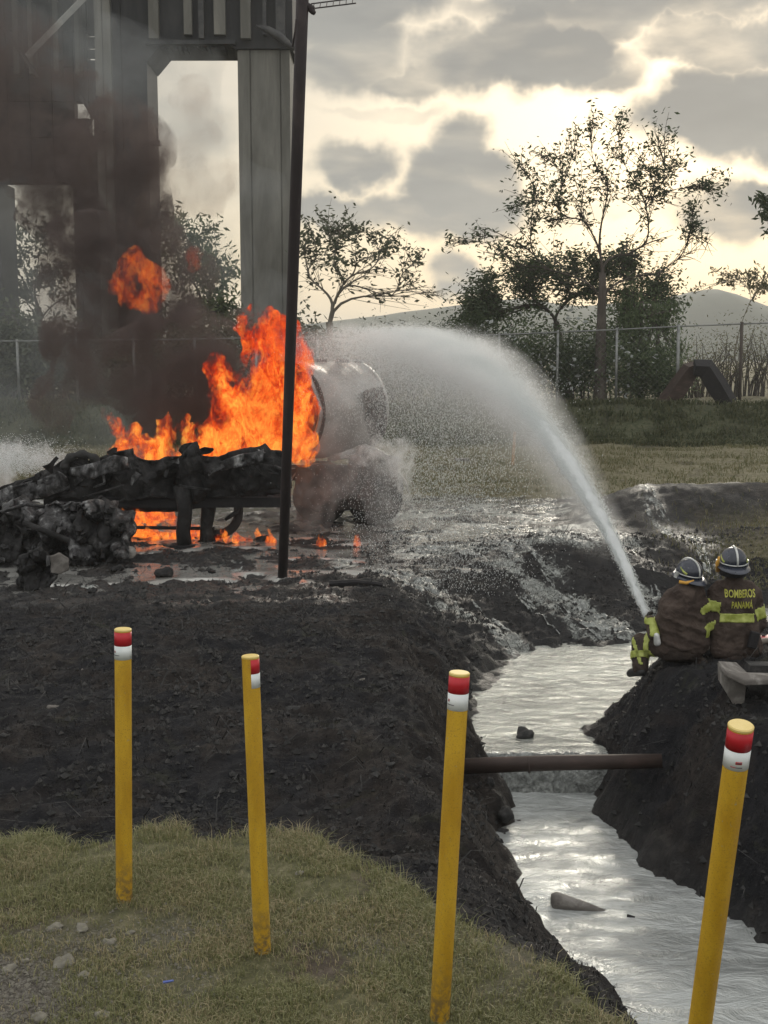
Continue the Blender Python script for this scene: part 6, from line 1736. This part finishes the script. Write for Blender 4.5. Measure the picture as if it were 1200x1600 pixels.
# ---- flames
def flame_vol(t, hot=1.0, dens=7.0, lo=.42, hi=.60, sc=1.5, zb_=1.0):
    geo = t.add('ShaderNodeNewGeometry'); pos = geo.outputs['Position']
    st = t.mapping(pos, scale=(1, 1, .6))
    wn = t.noise(st, sc * 1.3, 3, .6, 0, out=1)
    wv = t.vmath('SUBTRACT', wn, (.5, .5, .5)); scl = t.add('ShaderNodeVectorMath'); scl.operation = 'SCALE'; t.link(wv, scl.inputs[0]); scl.inputs['Scale'].default_value = .9
    q = t.vmath('ADD', st, scl.outputs[0])
    n = t.noise(q, sc * 1.5, 6, .62, .6)
    body = t.mapr(n, lo, hi)
    # fine filaments
    rn = t.noise(q, sc * 5.0, 5, .6, 1.0)
    rid = t.math('SUBTRACT', 1.0, t.math('MULTIPLY', t.math('ABSOLUTE', t.math('SUBTRACT', rn, .5)), 7.0), clamp=True)
    heat = t.math('ADD', t.math('MULTIPLY', body, .46), t.math('MULTIPLY', rid, .62))
    zs = t.add('ShaderNodeSeparateXYZ'); t.link(pos, zs.inputs[0])
    heat = t.math('ADD', heat, t.math('MULTIPLY', t.mapr(zs.outputs['Z'], 1.9, 4.6, .13, -.13, False), zb_))
    col = t.ramp(heat, [(.12, (.10, .005, .002)), (.40, (.60, .017, .004)), (.68, (.90, .042, .006)), (.88, (1.0, .13, .012)), (1.0, (1.0, .42, .06))])
    ab = t.math('MULTIPLY', body, dens)
    em = t.add('ShaderNodeEmission'); t.link(col, em.inputs[0])
    t.link(t.math('MULTIPLY', ab, t.math('MULTIPLY', t.mapr(heat, .2, 1.0, .22, .95), hot)), em.inputs[1])
    va = t.add('ShaderNodeVolumeAbsorption'); va.inputs[0].default_value = (0.0, 0.0, 0.0, 1); t.link(ab, va.inputs[1])
    ad = t.add('ShaderNodeAddShader'); t.link(em.outputs[0], ad.inputs[0]); t.link(va.outputs[0], ad.inputs[1])
    return ad.outputs[0]
M['flame'] = vol_mat('flames', lambda t: flame_vol(t, 1.0, 8.0, .44, .60, 1.5), .35)
M['flame_soft'] = vol_mat('smoky_flames', lambda t: flame_vol(t, .85, 2.0, .42, .64, 2.2, -.3), .5)
M['flame_small'] = vol_mat('small_flames', lambda t: flame_vol(t, 1.15, 10.0, .42, .58, 3.2, .3), .4)
def tongues(base, n, spread, h0, h1, r0, d, lean=0.15, rj=.5):
    """tapering tongues rising from a pixel line"""
    out = []
    for k in range(n):
        f = (k + R.random()) / n
        px = base[0][0] + (base[1][0] - base[0][0]) * f; py = base[0][1] + (base[1][1] - base[0][1]) * f
        h = R.uniform(h0, h1); dd = d + R.uniform(-.35, .35)
        p0 = P(px, py, dd); p1 = P(px + R.gauss(0, spread) + lean * h * .3, py - h * .5, dd); p2 = P(px + R.gauss(0, spread) + lean * h, py - h, dd)
        r = r0 * d / F
        out += [(p0, r, p1, r * .62), (p1, r * .62, p2, r * .12)]
    return out
FD2 = 22.6
caps = tongues(((325, 712), (478, 700)), 12, 8, 60, 150, 26, FD2, .05)
caps += caps_of([(345, 690, FD2, 30, 400, 640, FD2, 46), (400, 660, FD2, 48, 440, 590, FD2, 44), (440, 640, FD2, 38, 455, 560, FD2, 34), (350, 640, FD2, 26, 345, 590, FD2, 22), (345, 600, FD2, 20, 335, 562, FD2, 12),
                 (400, 600, FD2, 34, 405, 540, FD2, 30), (450, 570, FD2, 30, 440, 520, FD2, 28), (405, 530, FD2, 26, 380, 500, FD2, 16), (380, 500, FD2, 17, 400, 488, FD2, 14), (400, 492, FD2, 13, 440, 500, FD2, 14), (455, 545, FD2, 22, 486, 545, FD2, 7), (460, 530, FD2, 18, 478, 520, FD2, 6), (465, 640, FD2 + .1, 22, 470, 600, FD2 + .1, 16)])
# the flames stay a flat-ish sheet of fire about a metre deep
o = hull('flames', caps, .06, .16, 2.4, M['flame'], 5.0, 4, 1); tag(o, 'big orange flames roaring at the open tank end behind the pole', 'flames', kind='stuff')
caps = tongues(((180, 716), (340, 712)), 14, 6, 30, 66, 20, FD2 - .4, -.1) + tongues(((250, 712), (340, 706)), 6, 6, 44, 84, 18, FD2 - .2, .1)
caps += caps_of([(205, 700, FD2 - .3, 17, 180, 668, FD2 - .3, 12), (180, 668, FD2 - .3, 11, 158, 640, FD2 - .3, 5), (215, 700, FD2 - .3, 18, 212, 672, FD2 - .3, 10), (240, 712, FD2 - .3, 17, 248, 664, FD2 - .3, 6), (290, 700, FD2 - .3, 15, 285, 680, FD2 - .3, 8)])
o = hull('flames', caps, .05, .12, 3.0, M['flame'], 9.0, 4, 1); tag(o, 'low ragged flames licking over the charred trailer side', 'flames', kind='stuff')
caps = caps_of([(228, 440, 22.8, 28, 212, 400, 22.8, 18), (240, 465, 22.8, 24, 262, 455, 22.8, 10), (190, 440, 22.8, 18, 165, 438, 22.8, 6), (215, 455, 22.8, 30, 205, 420, 22.8, 24), (205, 420, 22.8, 18, 210, 385, 22.8, 6), (240, 462, 22.8, 18, 228, 430, 22.8, 12), (195, 445, 22.8, 16, 172, 448, 22.8, 5), (225, 465, 22.8, 18, 250, 470, 22.8, 8)])
o = hull('flames', caps, .06, .14, 2.6, M['flame_soft'], 15.0, 4, 1); tag(o, 'detached ball of orange flame high in the black smoke', 'flames', kind='stuff')
caps = caps_of([(300, 405, 23.4, 16, 310, 395, 23.4, 10), (295, 420, 23.4, 10, 308, 412, 23.4, 8)])
M['flame_faint'] = vol_mat('faint_flames', lambda t: flame_vol(t, .5, 1.2, .46, .64, 1.8), .8)
o = hull('flames', caps, .06, .1, 2.6, M['flame_faint'], 19.0, 4, 1); tag(o, 'faint reddish flame glow in the smoke between the piers', 'flames', kind='stuff')
caps = tongues(((185, 838), (275, 842)), 10, 4, 22, 55, 10, WD + .7, -.1) + caps_of([(200, 800, WD + .7, 14, 260, 806, WD + .7, 14), (215, 835, WD + .6, 9, 275, 840, WD + .6, 8)])
o = hull('flames', caps, .045, .09, 3.4, M['flame_small'], 25.0, 4, 1); tag(o, 'orange flames burning beneath the trailer left of its leg', 'flames', kind='stuff')
caps = tongues(((290, 842), (316, 842)), 4, 3, 18, 40, 9, WD + .6, -.1)
o = hull('flames', caps, .045, .07, 3.4, M['flame_small'], 26.0, 4, 1); tag(o, 'flames between the two charred landing legs', 'flames', kind='stuff')
caps = tongues(((334, 842), (425, 846)), 9, 3, 8, 26, 7, WD + .2, -.2)
o = hull('flames', caps, .04, .06, 3.6, M['flame_small'], 28.0, 4, 1); tag(o, 'low line of flames on the ground left of the pole', 'flames', kind='stuff')
for px, lb in ((501, 'small flame on the wet ground right of the pole'), (556, 'small flame on the wet ground below the tanker wheels')):
    q = PZ(px, 852, .4); dq = q.y
    caps = []
    for k in range(5):
        a = P(px + R.uniform(-6, 6), 851, dq); caps.append((a, .05, a + Vector((R.uniform(-.03, .03), 0, R.uniform(.08, .2))), .012))
    o = hull('flames', caps, .02, .03, 7, M['flame_small'], px * 1.0, 3, 1); tag(o, lb, 'flames', kind='stuff')

# ================================================================== HAZE
HAZE = 0.0006
m = bpy.data.materials.new('haze_air'); m.use_nodes = True; t = NT(m.node_tree); t.n.clear()
out = t.add('ShaderNodeOutputMaterial'); pv = t.add('ShaderNodeVolumePrincipled'); pv.inputs['Color'].default_value = (.93, .93, .92, 1)
pv.inputs['Density'].default_value = HAZE; pv.inputs['Anisotropy'].default_value = .3
t.link(pv.outputs[0], out.inputs['Volume']); m.cycles.homogeneous_volume = True
o = MB().box((-1700, -120, -9), (1700, 1700, 60)).build('haze', m); tag(o, kind='stuff')
bpy.context.view_layer.update()
